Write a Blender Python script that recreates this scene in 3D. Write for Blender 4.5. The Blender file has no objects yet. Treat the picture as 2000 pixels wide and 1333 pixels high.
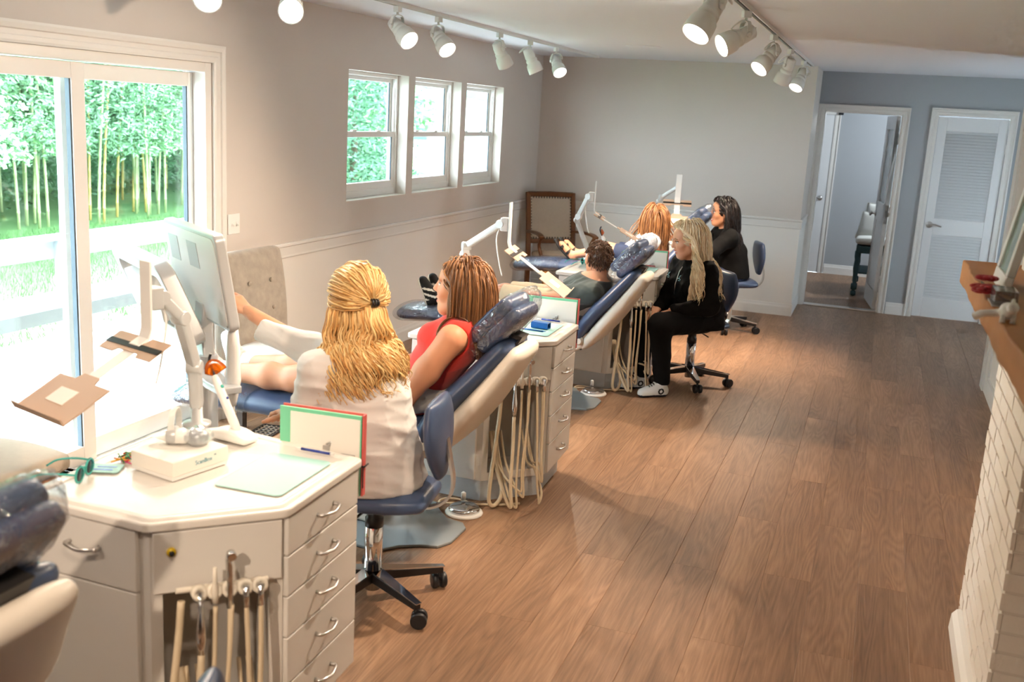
import bpy, bmesh, math, random
import numpy as np
from mathutils import Vector, Matrix
random.seed(7); rng = np.random.default_rng(7)
SC = bpy.context.scene
COL = SC.collection
PI = math.pi

# ---------------------------------------------------------------- camera
R_ = Vector(((0.9400305, 0.3364410, 0.0561256))); U_ = Vector(((-0.1249943, 0.1866825, 0.9744363))); F_ = Vector(((-0.3173626, 0.9230152, -0.2175405))); CP = Vector(((3.4654845, 0.0000000, 1.8540000)))
cam_d = bpy.data.cameras.new('camera'); cam = bpy.data.objects.new('camera', cam_d); COL.objects.link(cam)
cam.matrix_world = Matrix(((R_.x, U_.x, -F_.x, CP.x), (R_.y, U_.y, -F_.y, CP.y), (R_.z, U_.z, -F_.z, CP.z), (0, 0, 0, 1)))
cam_d.sensor_width = 36.0; cam_d.sensor_fit = 'HORIZONTAL'; cam_d.lens = 2006.604 / 2000 * 36.0
cam_d.clip_start = 0.05; cam_d.clip_end = 300
cam_d.dof.use_dof = True; cam_d.dof.focus_distance = 5.6; cam_d.dof.aperture_fstop = 3.5
SC.camera = cam
SC.view_settings.view_transform = 'Standard'; SC.view_settings.look = 'None'
SC.view_settings.gamma = 1.0; SC.view_settings.use_curve_mapping = False
SC.view_settings.exposure = 0.95
SC.cycles.use_denoising = True
SC.cycles.max_bounces = 6; SC.cycles.diffuse_bounces = 3; SC.cycles.glossy_bounces = 2
SC.cycles.transmission_bounces = 4; SC.cycles.transparent_max_bounces = 10
SC.cycles.sample_clamp_indirect = 5.0
SC.cycles.use_adaptive_sampling = True; SC.cycles.adaptive_threshold = 0.10; SC.cycles.use_light_tree = False; SC.cycles.adaptive_min_samples = 16
SC.cycles.caustics_reflective = False; SC.cycles.caustics_refractive = False

# ---------------------------------------------------------------- sky, sun
W = bpy.data.worlds.new('sky'); SC.world = W; W.use_nodes = True
nt = W.node_tree; nt.nodes.clear()
wo = nt.nodes.new('ShaderNodeOutputWorld'); bg = nt.nodes.new('ShaderNodeBackground')
bg.inputs[0].default_value = (0.72, 0.87, 0.97, 1); bg.inputs[1].default_value = 12.0
nt.links.new(bg.outputs[0], wo.inputs[0])
sd = bpy.data.lights.new('sun', 'SUN'); sd.energy = 16.0; sd.angle = 0.02; sd.color = (0.92, 1.0, 0.97)
sun = bpy.data.objects.new('sun', sd); COL.objects.link(sun)
sun.rotation_euler = Vector((0.42, -0.20, -0.90)).to_track_quat('-Z', 'Y').to_euler()
LAMP_W = 102.0            # watts of one track spotlight
LAMP_COL = (1.0, 0.78, 0.58)

# ---------------------------------------------------------------- materials
def srgb(r, g, b):
    f = lambda c: (c / 12.92 if c <= 0.04045 else ((c + 0.055) / 1.055) ** 2.4)
    return (f(r / 255), f(g / 255), f(b / 255), 1)
MATS = {}
def mat(name, col, rough=0.5, metal=0.0, var=0.0, vscale=8.0, bump=0.0, bscale=60.0, spec=0.5, coat=0.0, sheen=0.0, trans=0.0, alpha=1.0, sss=0.0, ior=1.45, stretch=None):
    if name in MATS: return MATS[name]
    m = bpy.data.materials.new(name); m.use_nodes = True; n = m.node_tree; b = n.nodes['Principled BSDF']
    b.inputs['Base Color'].default_value = col; b.inputs['Roughness'].default_value = rough; b.inputs['Metallic'].default_value = metal
    b.inputs['Specular IOR Level'].default_value = spec; b.inputs['Coat Weight'].default_value = coat; b.inputs['Sheen Weight'].default_value = sheen
    b.inputs['Transmission Weight'].default_value = trans; b.inputs['Alpha'].default_value = alpha; b.inputs['IOR'].default_value = ior
    if sss: b.inputs['Subsurface Weight'].default_value = sss; b.inputs['Subsurface Radius'].default_value = (0.02, 0.008, 0.004); b.inputs['Subsurface Scale'].default_value = 0.5
    if var or bump:
        tc = n.nodes.new('ShaderNodeTexCoord'); mp = n.nodes.new('ShaderNodeMapping'); n.links.new(tc.outputs['Object'], mp.inputs[0])
        if stretch: mp.inputs['Scale'].default_value = stretch
    if var:
        nz = n.nodes.new('ShaderNodeTexNoise'); nz.inputs['Scale'].default_value = vscale; nz.inputs['Detail'].default_value = 5
        n.links.new(mp.outputs[0], nz.inputs['Vector'])
        mx = n.nodes.new('ShaderNodeMix'); mx.data_type = 'RGBA'
        mx.inputs['A'].default_value = tuple(c * (1 - var) for c in col[:3]) + (1,); mx.inputs['B'].default_value = tuple(min(1, c * (1 + var)) for c in col[:3]) + (1,)
        n.links.new(nz.outputs['Fac'], mx.inputs['Factor']); n.links.new(mx.outputs['Result'], b.inputs['Base Color'])
    if bump:
        nb = n.nodes.new('ShaderNodeTexNoise'); nb.inputs['Scale'].default_value = bscale; nb.inputs['Detail'].default_value = 4
        n.links.new(mp.outputs[0], nb.inputs['Vector'])
        bp = n.nodes.new('ShaderNodeBump'); bp.inputs['Strength'].default_value = bump; bp.inputs['Distance'].default_value = 0.01
        n.links.new(nb.outputs['Fac'], bp.inputs['Height']); n.links.new(bp.outputs[0], b.inputs['Normal'])
    MATS[name] = m; return m
def emit(name, col, st):
    m = bpy.data.materials.new(name); m.use_nodes = True; n = m.node_tree; n.nodes.clear()
    o = n.nodes.new('ShaderNodeOutputMaterial'); e = n.nodes.new('ShaderNodeEmission'); e.inputs[0].default_value = col; e.inputs[1].default_value = st
    n.links.new(e.outputs[0], o.inputs[0]); MATS[name] = m; return m
def vcol_mat(name, rough=0.5, spec=0.4, sss=0.0, aniso=0.0, sheen=0.0):
    m = mat(name, (1, 1, 1, 1), rough, spec=spec, sss=sss, sheen=sheen); n = m.node_tree; b = n.nodes['Principled BSDF']
    a = n.nodes.new('ShaderNodeVertexColor'); a.layer_name = 'Col'; n.links.new(a.outputs[0], b.inputs['Base Color'])
    b.inputs['Anisotropic'].default_value = aniso
    return m

M_wall = mat('wall_paint', srgb(212, 203, 195), 0.75, var=0.02, vscale=3)
M_hallwall = mat('hall_paint', srgb(168, 172, 176), 0.75, var=0.02, vscale=3)
M_white = mat('white_trim', srgb(232, 229, 224), 0.42, var=0.015, vscale=6)
M_wains = mat('wainscot_paint', srgb(243, 239, 233), 0.45, var=0.015, vscale=4)
M_ceil = mat('ceiling_paint', srgb(232, 236, 243), 0.85)
M_vinyl = mat('window_vinyl', srgb(236, 234, 230), 0.35)
M_door = mat('door_paint', srgb(233, 234, 235), 0.4)
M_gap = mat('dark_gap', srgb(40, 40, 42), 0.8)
M_seal = mat('glazing_seal', srgb(70, 82, 92), 0.6)
M_counter = mat('solid_surface_white', srgb(226, 221, 214), 0.28, var=0.01)
M_cab = mat('cabinet_laminate', srgb(219, 215, 209), 0.38, var=0.01)
M_kick = mat('cabinet_kick', srgb(190, 196, 202), 0.4)
M_cabin = mat('cabinet_inside', srgb(176, 172, 166), 0.5)
M_nickel = mat('brushed_nickel', srgb(205, 203, 200), 0.28, metal=1.0)
M_chrome = mat('chrome', srgb(225, 226, 228), 0.09, metal=1.0)
M_darkmetal = mat('dark_metal', srgb(52, 50, 50), 0.45, metal=0.6)
M_hose = mat('tan_hose', srgb(214, 196, 166), 0.45)
M_hosew = mat('hose_fitting', srgb(228, 220, 205), 0.35)
M_blue = mat('slate_blue_vinyl', srgb(62, 78, 108), 0.36, var=0.08, vscale=14, bump=0.04, bscale=120, spec=0.5)
M_shell = mat('cream_shell', srgb(219, 210, 197), 0.35)
M_plate = mat('grey_plate', srgb(134, 140, 142), 0.45)
M_blackpl = mat('black_plastic', srgb(26, 27, 30), 0.4)
M_whitepl = mat('white_plastic', srgb(238, 237, 234), 0.3)
M_greypl = mat('silver_plastic', srgb(196, 198, 199), 0.35, metal=0.25)
M_tan = mat('tan_tray', srgb(196, 168, 146), 0.5)
M_orange = mat('amber_shield', srgb(255, 120, 10), 0.15, trans=0.75)
M_mint = mat('mint_tray_paper', srgb(158, 204, 198), 0.6)
M_mintedge = mat('mint_card', srgb(120, 205, 165), 0.55)
M_red = mat('red_card', srgb(205, 92, 88), 0.5)
M_paper = mat('paper', srgb(238, 234, 226), 0.6)
M_penblue = mat('pen_blue', srgb(40, 62, 150), 0.3)
M_casebl = mat('case_blue', srgb(20, 88, 160), 0.3)
M_teal = mat('teal_plastic', srgb(70, 175, 165), 0.25)
M_lens = mat('tinted_lens', srgb(30, 44, 52), 0.08)
M_wood = mat('chair_wood', srgb(104, 62, 30), 0.35, var=0.25, vscale=10, stretch=(1, 1, 0.15))
M_woodl = mat('pale_wood', srgb(190, 130, 70), 0.4, var=0.2, vscale=10, stretch=(1, 1, 0.15))
M_beige = mat('beige_linen', srgb(176, 160, 142), 0.85, var=0.06, vscale=40, bump=0.1, bscale=300)
M_suede = mat('grey_suede', srgb(160, 148, 134), 0.8, var=0.3, vscale=22, sheen=0.4, bump=0.05, bscale=80)
M_mantel = mat('mantel_wood', srgb(178, 122, 72), 0.5, var=0.3, vscale=5, stretch=(3, 0.3, 3), bump=0.1, bscale=30)
M_brick = mat('painted_brick', srgb(238, 232, 224), 0.6, bump=0.25, bscale=70)
M_mortar = mat('painted_mortar', srgb(226, 219, 210), 0.8, bump=0.2, bscale=90)
M_leaf = mat('bamboo_leaf', srgb(108, 146, 112), 0.5, var=0.5, vscale=2.0)
M_leaf2 = mat('pale_leaf', srgb(138, 182, 134), 0.45, var=0.25, vscale=3.0)
M_leaf3 = mat('conifer_leaf', srgb(78, 118, 92), 0.6, var=0.3, vscale=3.0)
M_culm = mat('bamboo_culm', srgb(164, 178, 128), 0.4, var=0.25, vscale=2.0)
M_culmy = mat('bamboo_culm_yellow', srgb(196, 174, 104), 0.4, var=0.2, vscale=2.0)
M_bark = mat('bark', srgb(92, 78, 62), 0.8, var=0.3)
M_grass = mat('lawn', srgb(84, 122, 70), 0.8, var=0.3, vscale=2.5)
M_soil = mat('soil', srgb(120, 105, 85), 0.9, var=0.3, vscale=3)
M_deck = mat('deck_boards', srgb(226, 226, 222), 0.6, var=0.05)
M_deckbench = mat('painted_bench', srgb(150, 156, 160), 0.5, var=0.03)
M_greyboard = mat('grey_board', srgb(92, 94, 94), 0.7, var=0.15)  # apron board, a darker grey than the rest of the bench
M_siding = mat('white_siding', srgb(240, 240, 238), 0.6)
M_fascia = mat('grey_fascia', srgb(88, 104, 118), 0.5)
M_tealwood = mat('distressed_teal', srgb(40, 74, 80), 0.6, var=0.3, vscale=12)
M_pillow = mat('pillow_linen', srgb(205, 204, 198), 0.85, bump=0.08, bscale=200)
M_white_lamp = mat('lamp_white', srgb(232, 232, 228), 0.35)
M_lampface = emit('lamp_lens_lit', (1.0, 0.93, 0.82, 1), 14.0)
M_lampface.cycles.emission_sampling = 'NONE'
M_lampoff = mat('lamp_lens_off', srgb(200, 200, 196), 0.3)
M_glass = bpy.data.materials.new('window_glass'); M_glass.use_nodes = True
_n = M_glass.node_tree; _n.nodes.clear()
_o = _n.nodes.new('ShaderNodeOutputMaterial'); _t = _n.nodes.new('ShaderNodeBsdfTransparent'); _g = _n.nodes.new('ShaderNodeBsdfGlossy'); _mx = _n.nodes.new('ShaderNodeMixShader')
_t.inputs[0].default_value = (0.96, 0.98, 0.975, 1); _g.inputs['Roughness'].default_value = 0.02; _mx.inputs[0].default_value = 0.06
_n.links.new(_t.outputs[0], _mx.inputs[1]); _n.links.new(_g.outputs[0], _mx.inputs[2]); _n.links.new(_mx.outputs[0], _o.inputs[0])
M_wrap = bpy.data.materials.new('clear_wrap'); M_wrap.use_nodes = True
_n = M_wrap.node_tree; _n.nodes.clear()
_o = _n.nodes.new('ShaderNodeOutputMaterial'); _t = _n.nodes.new('ShaderNodeBsdfTransparent'); _g = _n.nodes.new('ShaderNodeBsdfGlossy'); _mx = _n.nodes.new('ShaderNodeMixShader')
_lw = _n.nodes.new('ShaderNodeLayerWeight'); _lw.inputs[0].default_value = 0.35
_ma = _n.nodes.new('ShaderNodeMath'); _ma.operation = 'MULTIPLY_ADD'; _ma.inputs[1].default_value = 0.4; _ma.inputs[2].default_value = 0.11
_nz = _n.nodes.new('ShaderNodeTexNoise'); _nz.inputs['Scale'].default_value = 16; _nz.inputs['Detail'].default_value = 2; _nz.inputs['Distortion'].default_value = 1.5
_tc = _n.nodes.new('ShaderNodeTexCoord'); _bp = _n.nodes.new('ShaderNodeBump'); _bp.inputs['Strength'].default_value = 1.0; _bp.inputs['Distance'].default_value = 0.02
_n.links.new(_tc.outputs['Object'], _nz.inputs['Vector']); _n.links.new(_nz.outputs['Fac'], _bp.inputs['Height']); _n.links.new(_bp.outputs[0], _g.inputs['Normal'])
_t.inputs[0].default_value = (0.95, 0.97, 0.99, 1); _g.inputs['Roughness'].default_value = 0.06
_n.links.new(_lw.outputs['Facing'], _ma.inputs[0]); _n.links.new(_ma.outputs[0], _mx.inputs[0])
_n.links.new(_t.outputs[0], _mx.inputs[1]); _n.links.new(_g.outputs[0], _mx.inputs[2]); _n.links.new(_mx.outputs[0], _o.inputs[0])

def floor_material():
    m = bpy.data.materials.new('vinyl_plank'); m.use_nodes = True; n = m.node_tree; b = n.nodes['Principled BSDF']; L = n.links
    N = lambda t, **k: n.nodes.new(t)
    tc = N('ShaderNodeTexCoord'); oi = N('ShaderNodeObjectInfo')
    off = N('ShaderNodeVectorMath'); off.operation = 'SCALE'; off.inputs[3].default_value = 37.0
    cmb = N('ShaderNodeCombineXYZ'); L.new(oi.outputs['Random'], cmb.inputs[0]); L.new(oi.outputs['Random'], cmb.inputs[1]); L.new(oi.outputs['Random'], cmb.inputs[2])
    L.new(cmb.outputs[0], off.inputs[0])
    add = N('ShaderNodeVectorMath'); add.operation = 'ADD'; L.new(tc.outputs['Object'], add.inputs[0]); L.new(off.outputs[0], add.inputs[1])
    mp = N('ShaderNodeMapping'); mp.inputs['Scale'].default_value = (8.5, 0.75, 1); L.new(add.outputs[0], mp.inputs[0])
    nz = N('ShaderNodeTexNoise'); nz.inputs['Scale'].default_value = 1.25; nz.inputs['Detail'].default_value = 1.2; nz.inputs['Roughness'].default_value = 0.35; nz.inputs['Distortion'].default_value = 0.35; L.new(mp.outputs[0], nz.inputs['Vector'])
    mul = N('ShaderNodeMath'); mul.operation = 'MULTIPLY'; mul.inputs[1].default_value = 26; L.new(nz.outputs['Fac'], mul.inputs[0])
    fr = N('ShaderNodeMath'); fr.operation = 'PINGPONG'; fr.inputs[1].default_value = 1.0; L.new(mul.outputs[0], fr.inputs[0])
    mp2 = N('ShaderNodeMapping'); mp2.inputs['Scale'].default_value = (90, 3.5, 1); L.new(add.outputs[0], mp2.inputs[0])
    n2 = N('ShaderNodeTexNoise'); n2.inputs['Scale'].default_value = 1.6; n2.inputs['Detail'].default_value = 6; n2.inputs['Roughness'].default_value = 0.65; L.new(mp2.outputs[0], n2.inputs['Vector'])
    n3 = N('ShaderNodeTexNoise'); n3.inputs['Scale'].default_value = 0.9; n3.inputs['Detail'].default_value = 3; L.new(mp.outputs[0], n3.inputs['Vector'])
    ramp = N('ShaderNodeValToRGB'); e = ramp.color_ramp.elements
    e[0].position = 0.0; e[0].color = srgb(98, 74, 56); e[1].position = 1.0; e[1].color = srgb(178, 142, 112)
    k = ramp.color_ramp.elements.new(0.5); k.color = srgb(146, 112, 86)
    a1 = N('ShaderNodeMath'); a1.operation = 'MULTIPLY'; a1.inputs[1].default_value = 0.23; L.new(fr.outputs[0], a1.inputs[0])
    a2 = N('ShaderNodeMath'); a2.operation = 'MULTIPLY_ADD'; a2.inputs[1].default_value = 0.85; L.new(n2.outputs['Fac'], a2.inputs[0]); L.new(a1.outputs[0], a2.inputs[2])
    a3 = N('ShaderNodeMath'); a3.operation = 'MULTIPLY_ADD'; a3.inputs[1].default_value = 0.75; L.new(n3.outputs['Fac'], a3.inputs[0]); L.new(a2.outputs[0], a3.inputs[2])
    a4 = N('ShaderNodeMath'); a4.operation = 'SUBTRACT'; a4.inputs[1].default_value = 0.45; L.new(a3.outputs[0], a4.inputs[0])
    L.new(a4.outputs[0], ramp.inputs[0])
    hv = N('ShaderNodeHueSaturation'); rv = N('ShaderNodeMapRange'); rv.inputs[3].default_value = 0.86; rv.inputs[4].default_value = 1.12; L.new(oi.outputs['Random'], rv.inputs[0])
    L.new(rv.outputs[0], hv.inputs['Value']); L.new(ramp.outputs[0], hv.inputs['Color']); L.new(hv.outputs[0], b.inputs['Base Color'])
    b.inputs['Roughness'].default_value = 0.42; b.inputs['Specular IOR Level'].default_value = 0.35
    bp = N('ShaderNodeBump'); bp.inputs['Strength'].default_value = 0.08; bp.inputs['Distance'].default_value = 0.004; L.new(n2.outputs['Fac'], bp.inputs['Height']); L.new(bp.outputs[0], b.inputs['Normal'])
    return m
M_floor = floor_material()

# ---------------------------------------------------------------- mesh helpers
class MB:
    def __init__(s): s.v = []; s.f = []; s.sm = []
    def add(s, vs, fs, smooth=False):
        o = len(s.v); s.v += [tuple(map(float, p)) for p in vs]; s.f += [tuple(o + i for i in f) for f in fs]; s.sm += [smooth] * len(fs); return s
    def box(s, x0, x1, y0, y1, z0, z1):
        v = [(x0, y0, z0), (x1, y0, z0), (x1, y1, z0), (x0, y1, z0), (x0, y0, z1), (x1, y0, z1), (x1, y1, z1), (x0, y1, z1)]
        return s.add(v, [(0, 3, 2, 1), (4, 5, 6, 7), (0, 1, 5, 4), (1, 2, 6, 5), (2, 3, 7, 6), (3, 0, 4, 7)])
    def prism(s, poly, a0, a1, axis='z', smooth=False):      # polygon extruded along an axis
        def P(p, a): return {'z': (p[0], p[1], a), 'y': (p[0], a, p[1]), 'x': (a, p[0], p[1])}[axis]
        n = len(poly); v = [P(p, a0) for p in poly] + [P(p, a1) for p in poly]
        f = [tuple(reversed(range(n))), tuple(range(n, 2 * n))]
        s.add(v, f); o = len(s.v) - 2 * n
        for i in range(n):
            j = (i + 1) % n; s.f.append((o + i, o + j, o + n + j, o + n + i)); s.sm.append(smooth)
        return s
    def tube(s, pts, r, seg=10, cap=True, flat=None):
        pts = [Vector(p) for p in pts]; n = len(pts); rs = r if hasattr(r, '__len__') else [r] * n
        up = Vector((0, 0, 1)); t0 = (pts[1] - pts[0]).normalized()
        if abs(t0.z) > 0.95: up = Vector((0, 1, 0))
        if flat is not None: up = Vector(flat)
        nx = t0.cross(up).normalized(); vs = []; prev = t0
        for i in range(n):
            t = ((pts[min(i + 1, n - 1)] - pts[max(i - 1, 0)])).normalized()
            q = prev.rotation_difference(t); nx = (q @ nx).normalized(); prev = t; ny = t.cross(nx).normalized()
            for k in range(seg):
                a = 2 * PI * k / seg; vs.append(pts[i] + (nx * math.cos(a) + ny * math.sin(a)) * rs[i])
        fs = []
        for i in range(n - 1):
            for k in range(seg):
                k2 = (k + 1) % seg; fs.append((i * seg + k, i * seg + k2, (i + 1) * seg + k2, (i + 1) * seg + k))
        s.add(vs, fs, True)
        if cap:
            o = len(s.v) - n * seg; s.f.append(tuple(o + k for k in reversed(range(seg)))); s.sm.append(False)
            s.f.append(tuple(o + (n - 1) * seg + k for k in range(seg))); s.sm.append(False)
        return s
    def strip(s, pts, w, th, side):     # flat strap swept along pts; side = width direction
        pts = [Vector(p) for p in pts]; side = Vector(side).normalized(); n = len(pts); vs = []
        for i in range(n):
            t = (pts[min(i + 1, n - 1)] - pts[max(i - 1, 0)]).normalized(); nr = t.cross(side).normalized()
            ww = w[i] if hasattr(w, '__len__') else w
            for a, b in ((-1, -1), (1, -1), (1, 1), (-1, 1)): vs.append(pts[i] + side * (a * ww / 2) + nr * (b * th / 2))
        fs = [(3, 2, 1, 0), tuple((n - 1) * 4 + k for k in range(4))]
        for i in range(n - 1):
            for k in range(4):
                k2 = (k + 1) % 4; fs.append((i * 4 + k, i * 4 + k2, i * 4 + 4 + k2, i * 4 + 4 + k))
        return s.add(vs, fs)
    def lathe(s, prof, seg=24, origin=(0, 0, 0), axis=(0, 0, 1), smooth=True):
        ax = Vector(axis).normalized(); q = Vector((0, 0, 1)).rotation_difference(ax); o = Vector(origin); vs = []
        for r, h in prof:
            for k in range(seg):
                a = 2 * PI * k / seg; vs.append(o + q @ Vector((r * math.cos(a), r * math.sin(a), h)))
        fs = []; n = len(prof)
        for i in range(n - 1):
            for k in range(seg):
                k2 = (k + 1) % seg; fs.append((i * seg + k, i * seg + k2, (i + 1) * seg + k2, (i + 1) * seg + k))
        s.add(vs, fs, smooth); b = len(s.v) - n * seg
        if prof[0][0] > 1e-4: s.f.append(tuple(b + k for k in reversed(range(seg)))); s.sm.append(False)
        if prof[-1][0] > 1e-4: s.f.append(tuple(b + (n - 1) * seg + k for k in range(seg))); s.sm.append(False)
        return s
    def ell(s, c, r, seg=20, rings=12, rot=None):
        c = Vector(c); vs = []; fs = []
        for i in range(rings + 1):
            th = PI * i / rings
            for k in range(seg):
                a = 2 * PI * k / seg; p = Vector((r[0] * math.sin(th) * math.cos(a), r[1] * math.sin(th) * math.sin(a), r[2] * math.cos(th)))
                vs.append(c + (rot @ p if rot else p))
        for i in range(rings):
            for k in range(seg):
                k2 = (k + 1) % seg; fs.append((i * seg + k, (i + 1) * seg + k, (i + 1) * seg + k2, i * seg + k2))
        return s.add(vs, fs, True)
    def xf(s, M):
        M = Matrix(M); s.v = [tuple(M @ Vector(p)) for p in s.v]; return s
    def mesh(s, name, m, smooth=None):
        me = bpy.data.meshes.new(name); me.from_pydata(s.v, [], s.f); me.update()
        if m is not None: me.materials.append(m)
        me.polygons.foreach_set('use_smooth', s.sm if smooth is None else [smooth] * len(s.f)); return me
def weld(me):
    bm = bmesh.new(); bm.from_mesh(me); bmesh.ops.remove_doubles(bm, verts=bm.verts, dist=1e-5); bmesh.ops.recalc_face_normals(bm, faces=bm.faces); bm.to_mesh(me); bm.free()
def obj(name, mb, m, parent=None, bevel=0.0, bseg=2, smooth=None, sub=0, loc=None):
    me = mb if isinstance(mb, bpy.types.Mesh) else mb.mesh(name, m, smooth)
    if not isinstance(mb, bpy.types.Mesh): weld(me)
    o = bpy.data.objects.new(name, me); COL.objects.link(o)
    if parent is not None: o.parent = parent
    if loc is not None: o.location = loc
    if sub:
        md = o.modifiers.new('sub', 'SUBSURF'); md.levels = sub; md.render_levels = sub
    if bevel:
        md = o.modifiers.new('bev', 'BEVEL'); md.width = bevel; md.segments = bseg; md.limit_method = 'ANGLE'; md.angle_limit = math.radians(40); md.harden_normals = False
        for p in me.polygons: p.use_smooth = True
        md2 = o.modifiers.new('wn', 'WEIGHTED_NORMAL'); md2.keep_sharp = True
    return o
def tag(o, label=None, cat=None, group=None, kind=None):
    if label: o['label'] = label
    if cat: o['category'] = cat
    if group: o['group'] = group
    if kind: o['kind'] = kind
    return o
def thing(name, label, cat, loc=(0, 0, 0), rz=0.0, group=None, kind=None):
    o = bpy.data.objects.new(name, None); COL.objects.link(o); o.location = loc; o.rotation_euler = (0, 0, rz); o.empty_display_size = 0.1
    return tag(o, label, cat, group, kind)
def copy_tree(o, parent=None):
    c = o.copy(); COL.objects.link(c); c.parent = parent
    for ch in list(o.children): copy_tree(ch, c)
    return c
def struct(name, mb, m, bevel=0.0, parent=None, label=None):
    o = obj(name, mb, m, parent, bevel)
    if parent is None: o['kind'] = 'structure'
    if label: o['label'] = label
    return o
def rbox(x0, x1, y0, y1, z0, z1): return MB().box(x0, x1, y0, y1, z0, z1)
def arc(cx, cy, r, a0, a1, n): return [(cx + r * math.cos(math.radians(a0 + (a1 - a0) * i / n)), cy + r * math.sin(math.radians(a0 + (a1 - a0) * i / n))) for i in range(n + 1)]
def rrect(x0, x1, y0, y1, r, n=5):
    return arc(x1 - r, y0 + r, r, -90, 0, n) + arc(x1 - r, y1 - r, r, 0, 90, n) + arc(x0 + r, y1 - r, r, 90, 180, n) + arc(x0 + r, y0 + r, r, 180, 270, n)
def cr(pts, n=6):      # Catmull-Rom through points
    P = [Vector(p) for p in pts]; P = [P[0] * 2 - P[1]] + P + [P[-1] * 2 - P[-2]]; out = []
    for i in range(1, len(P) - 2):
        for k in range(n):
            t = k / n; a, b, c, d = P[i - 1], P[i], P[i + 1], P[i + 2]
            out.append(0.5 * ((2 * b) + (c - a) * t + (2 * a - 5 * b + 4 * c - d) * t * t + (3 * b - a - 3 * c + d) * t ** 3))
    out.append(P[-2]); return out
def text_obj(name, s, size, m, parent, M, ext=0.0003):
    cu = bpy.data.curves.new(name, 'FONT'); cu.body = s; cu.size = size; cu.extrude = ext; cu.align_x = 'CENTER'; cu.align_y = 'CENTER'
    cu.materials.append(m); tmp = bpy.data.objects.new('tmp_text', cu); COL.objects.link(tmp); bpy.context.view_layer.update()
    me = bpy.data.meshes.new_from_object(tmp.evaluated_get(bpy.context.evaluated_depsgraph_get())); bpy.data.objects.remove(tmp); me.name = name
    o = bpy.data.objects.new(name, me); COL.objects.link(o); o.parent = parent; o.matrix_local = M; o['kind'] = 'stuff'; return o
# ================================================================ STRUCTURE
H = 2.445; YF = 10.567; XR = 2.772; YD = 11.38; XW = 4.40; YE = 8.44; XE = 6.2; YB = -2.6; YR = 14.15
SL0, SL1, SLZ = 2.90, 4.85, 2.02                       # sliding door opening
WIN = [(6.373, 7.322), (7.439, 8.373), (8.493, 9.418)]; WB, WT = 1.183, 2.074
# floor: sub floor plus separate planks
floor = struct('floor', MB().box(-0.05, XE, YB, YR, -0.12, -0.012), M_gap)
floor['label'] = 'brown grey wood-look vinyl plank floor'
PW, PL = 0.19, 1.30
pm = MB(); e_ = 0.0012
pm.prism([(0.0, -0.012), (PW, -0.012), (PW, -0.0015), (PW - 0.0018, 0), (0.0018, 0), (0, -0.0015)], 0.0004, PL - 0.0004, 'y'); plank_me = pm.mesh('plank', M_floor); weld(plank_me)
plank_n = 0
for i in range(24):
    x0 = -0.02 + i * PW; off = (i * 0.47) % 1.0 * PL; y = -1.0 - off
    while y < YD:
        show = y + PL > 1.2 and x0 < 4.45
        if show:
            o = bpy.data.objects.new('plank', plank_me); COL.objects.link(o); o.parent = floor; o.location = (x0, y, 0)
            if y + PL > YD + 0.1: o.scale = (1, (YD + 0.1 - y) / PL, 1)
            plank_n += 1
        y += PL
rest = MB(); rest.box(-0.02, XW + 0.2, YB, -0.4, -0.012, -0.002); rest.box(4.54, XE, YE, YD + 0.1, -0.012, -0.001); rest.box(2.0, XE, YD + 0.1, YR, -0.012, -0.001)
obj('floor_finish', rest, M_floor, floor)['kind'] = 'stuff'

wl = MB(); t = -0.16
def wbox(y0, y1, z0, z1): wl.box(t, 0, y0, y1, z0, z1)
wbox(YB, SL0, 0, H); wbox(SL0, SL1, SLZ, H); wbox(SL1, WIN[0][0], 0, H)
for i, (a, b) in enumerate(WIN):
    wbox(a, b, 0, WB); wbox(a, b, WT, H); wbox(b, WIN[i + 1][0] if i < 2 else YF + 0.2, 0, H)
wall_left = struct('wall_left', wl, M_wall, label='taupe painted wall with sliding door and three windows')
wf = MB().box(0, XR, YF, YD + 0.12, 0, H); wall_far = struct('wall_far', wf, M_wall, label='taupe painted far wall with white wainscot')
wh = MB()
def hb(x0, x1, z0, z1): wh.box(x0, x1, YD, YD + 0.12, z0, z1)
hb(XR, 2.835, 0, H); hb(2.835, 3.605, 2.05, H); hb(3.605, 3.94, 0, H); hb(3.94, 4.595, 2.06, H); hb(4.595, XE, 0, H)
wall_hall = struct('wall_hall', wh, M_hallwall, label='cool grey hall wall with two doorways')
struct('wall_right', MB().box(XW, XW + 0.13, YB, YE, 0, H), M_wall)
we = MB(); we.box(XE, XE + 0.15, YE - 0.1, 9.5, 0, H); we.box(XE, XE + 0.15, 9.5, 10.15, 0, 0.35); we.box(XE, XE + 0.15, 9.5, 10.15, 1.35, H); we.box(XE, XE + 0.15, 10.15, YR, 0, H); we.box(XW, XE, YE - 0.12, YE - 0.0, 0, H)
struct('wall_east', we, M_hallwall)
struct('wall_back', MB().box(-0.16, XW + 0.13, YB - 0.15, YB, 0, H), M_wall)
wr = MB(); wr.box(1.9, XE, YR, YR + 0.12, 0, H); wr.box(1.8, 1.9, YD + 0.12, YR, 0, H)
wall_room = struct('wall_room', wr, M_hallwall, label='grey wall of the small room behind the doorway')
struct('ceiling', MB().box(-0.16, XE + 0.15, YB - 0.15, YR + 0.12, H, H + 0.12), M_ceil, label='off white flat ceiling')

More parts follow.
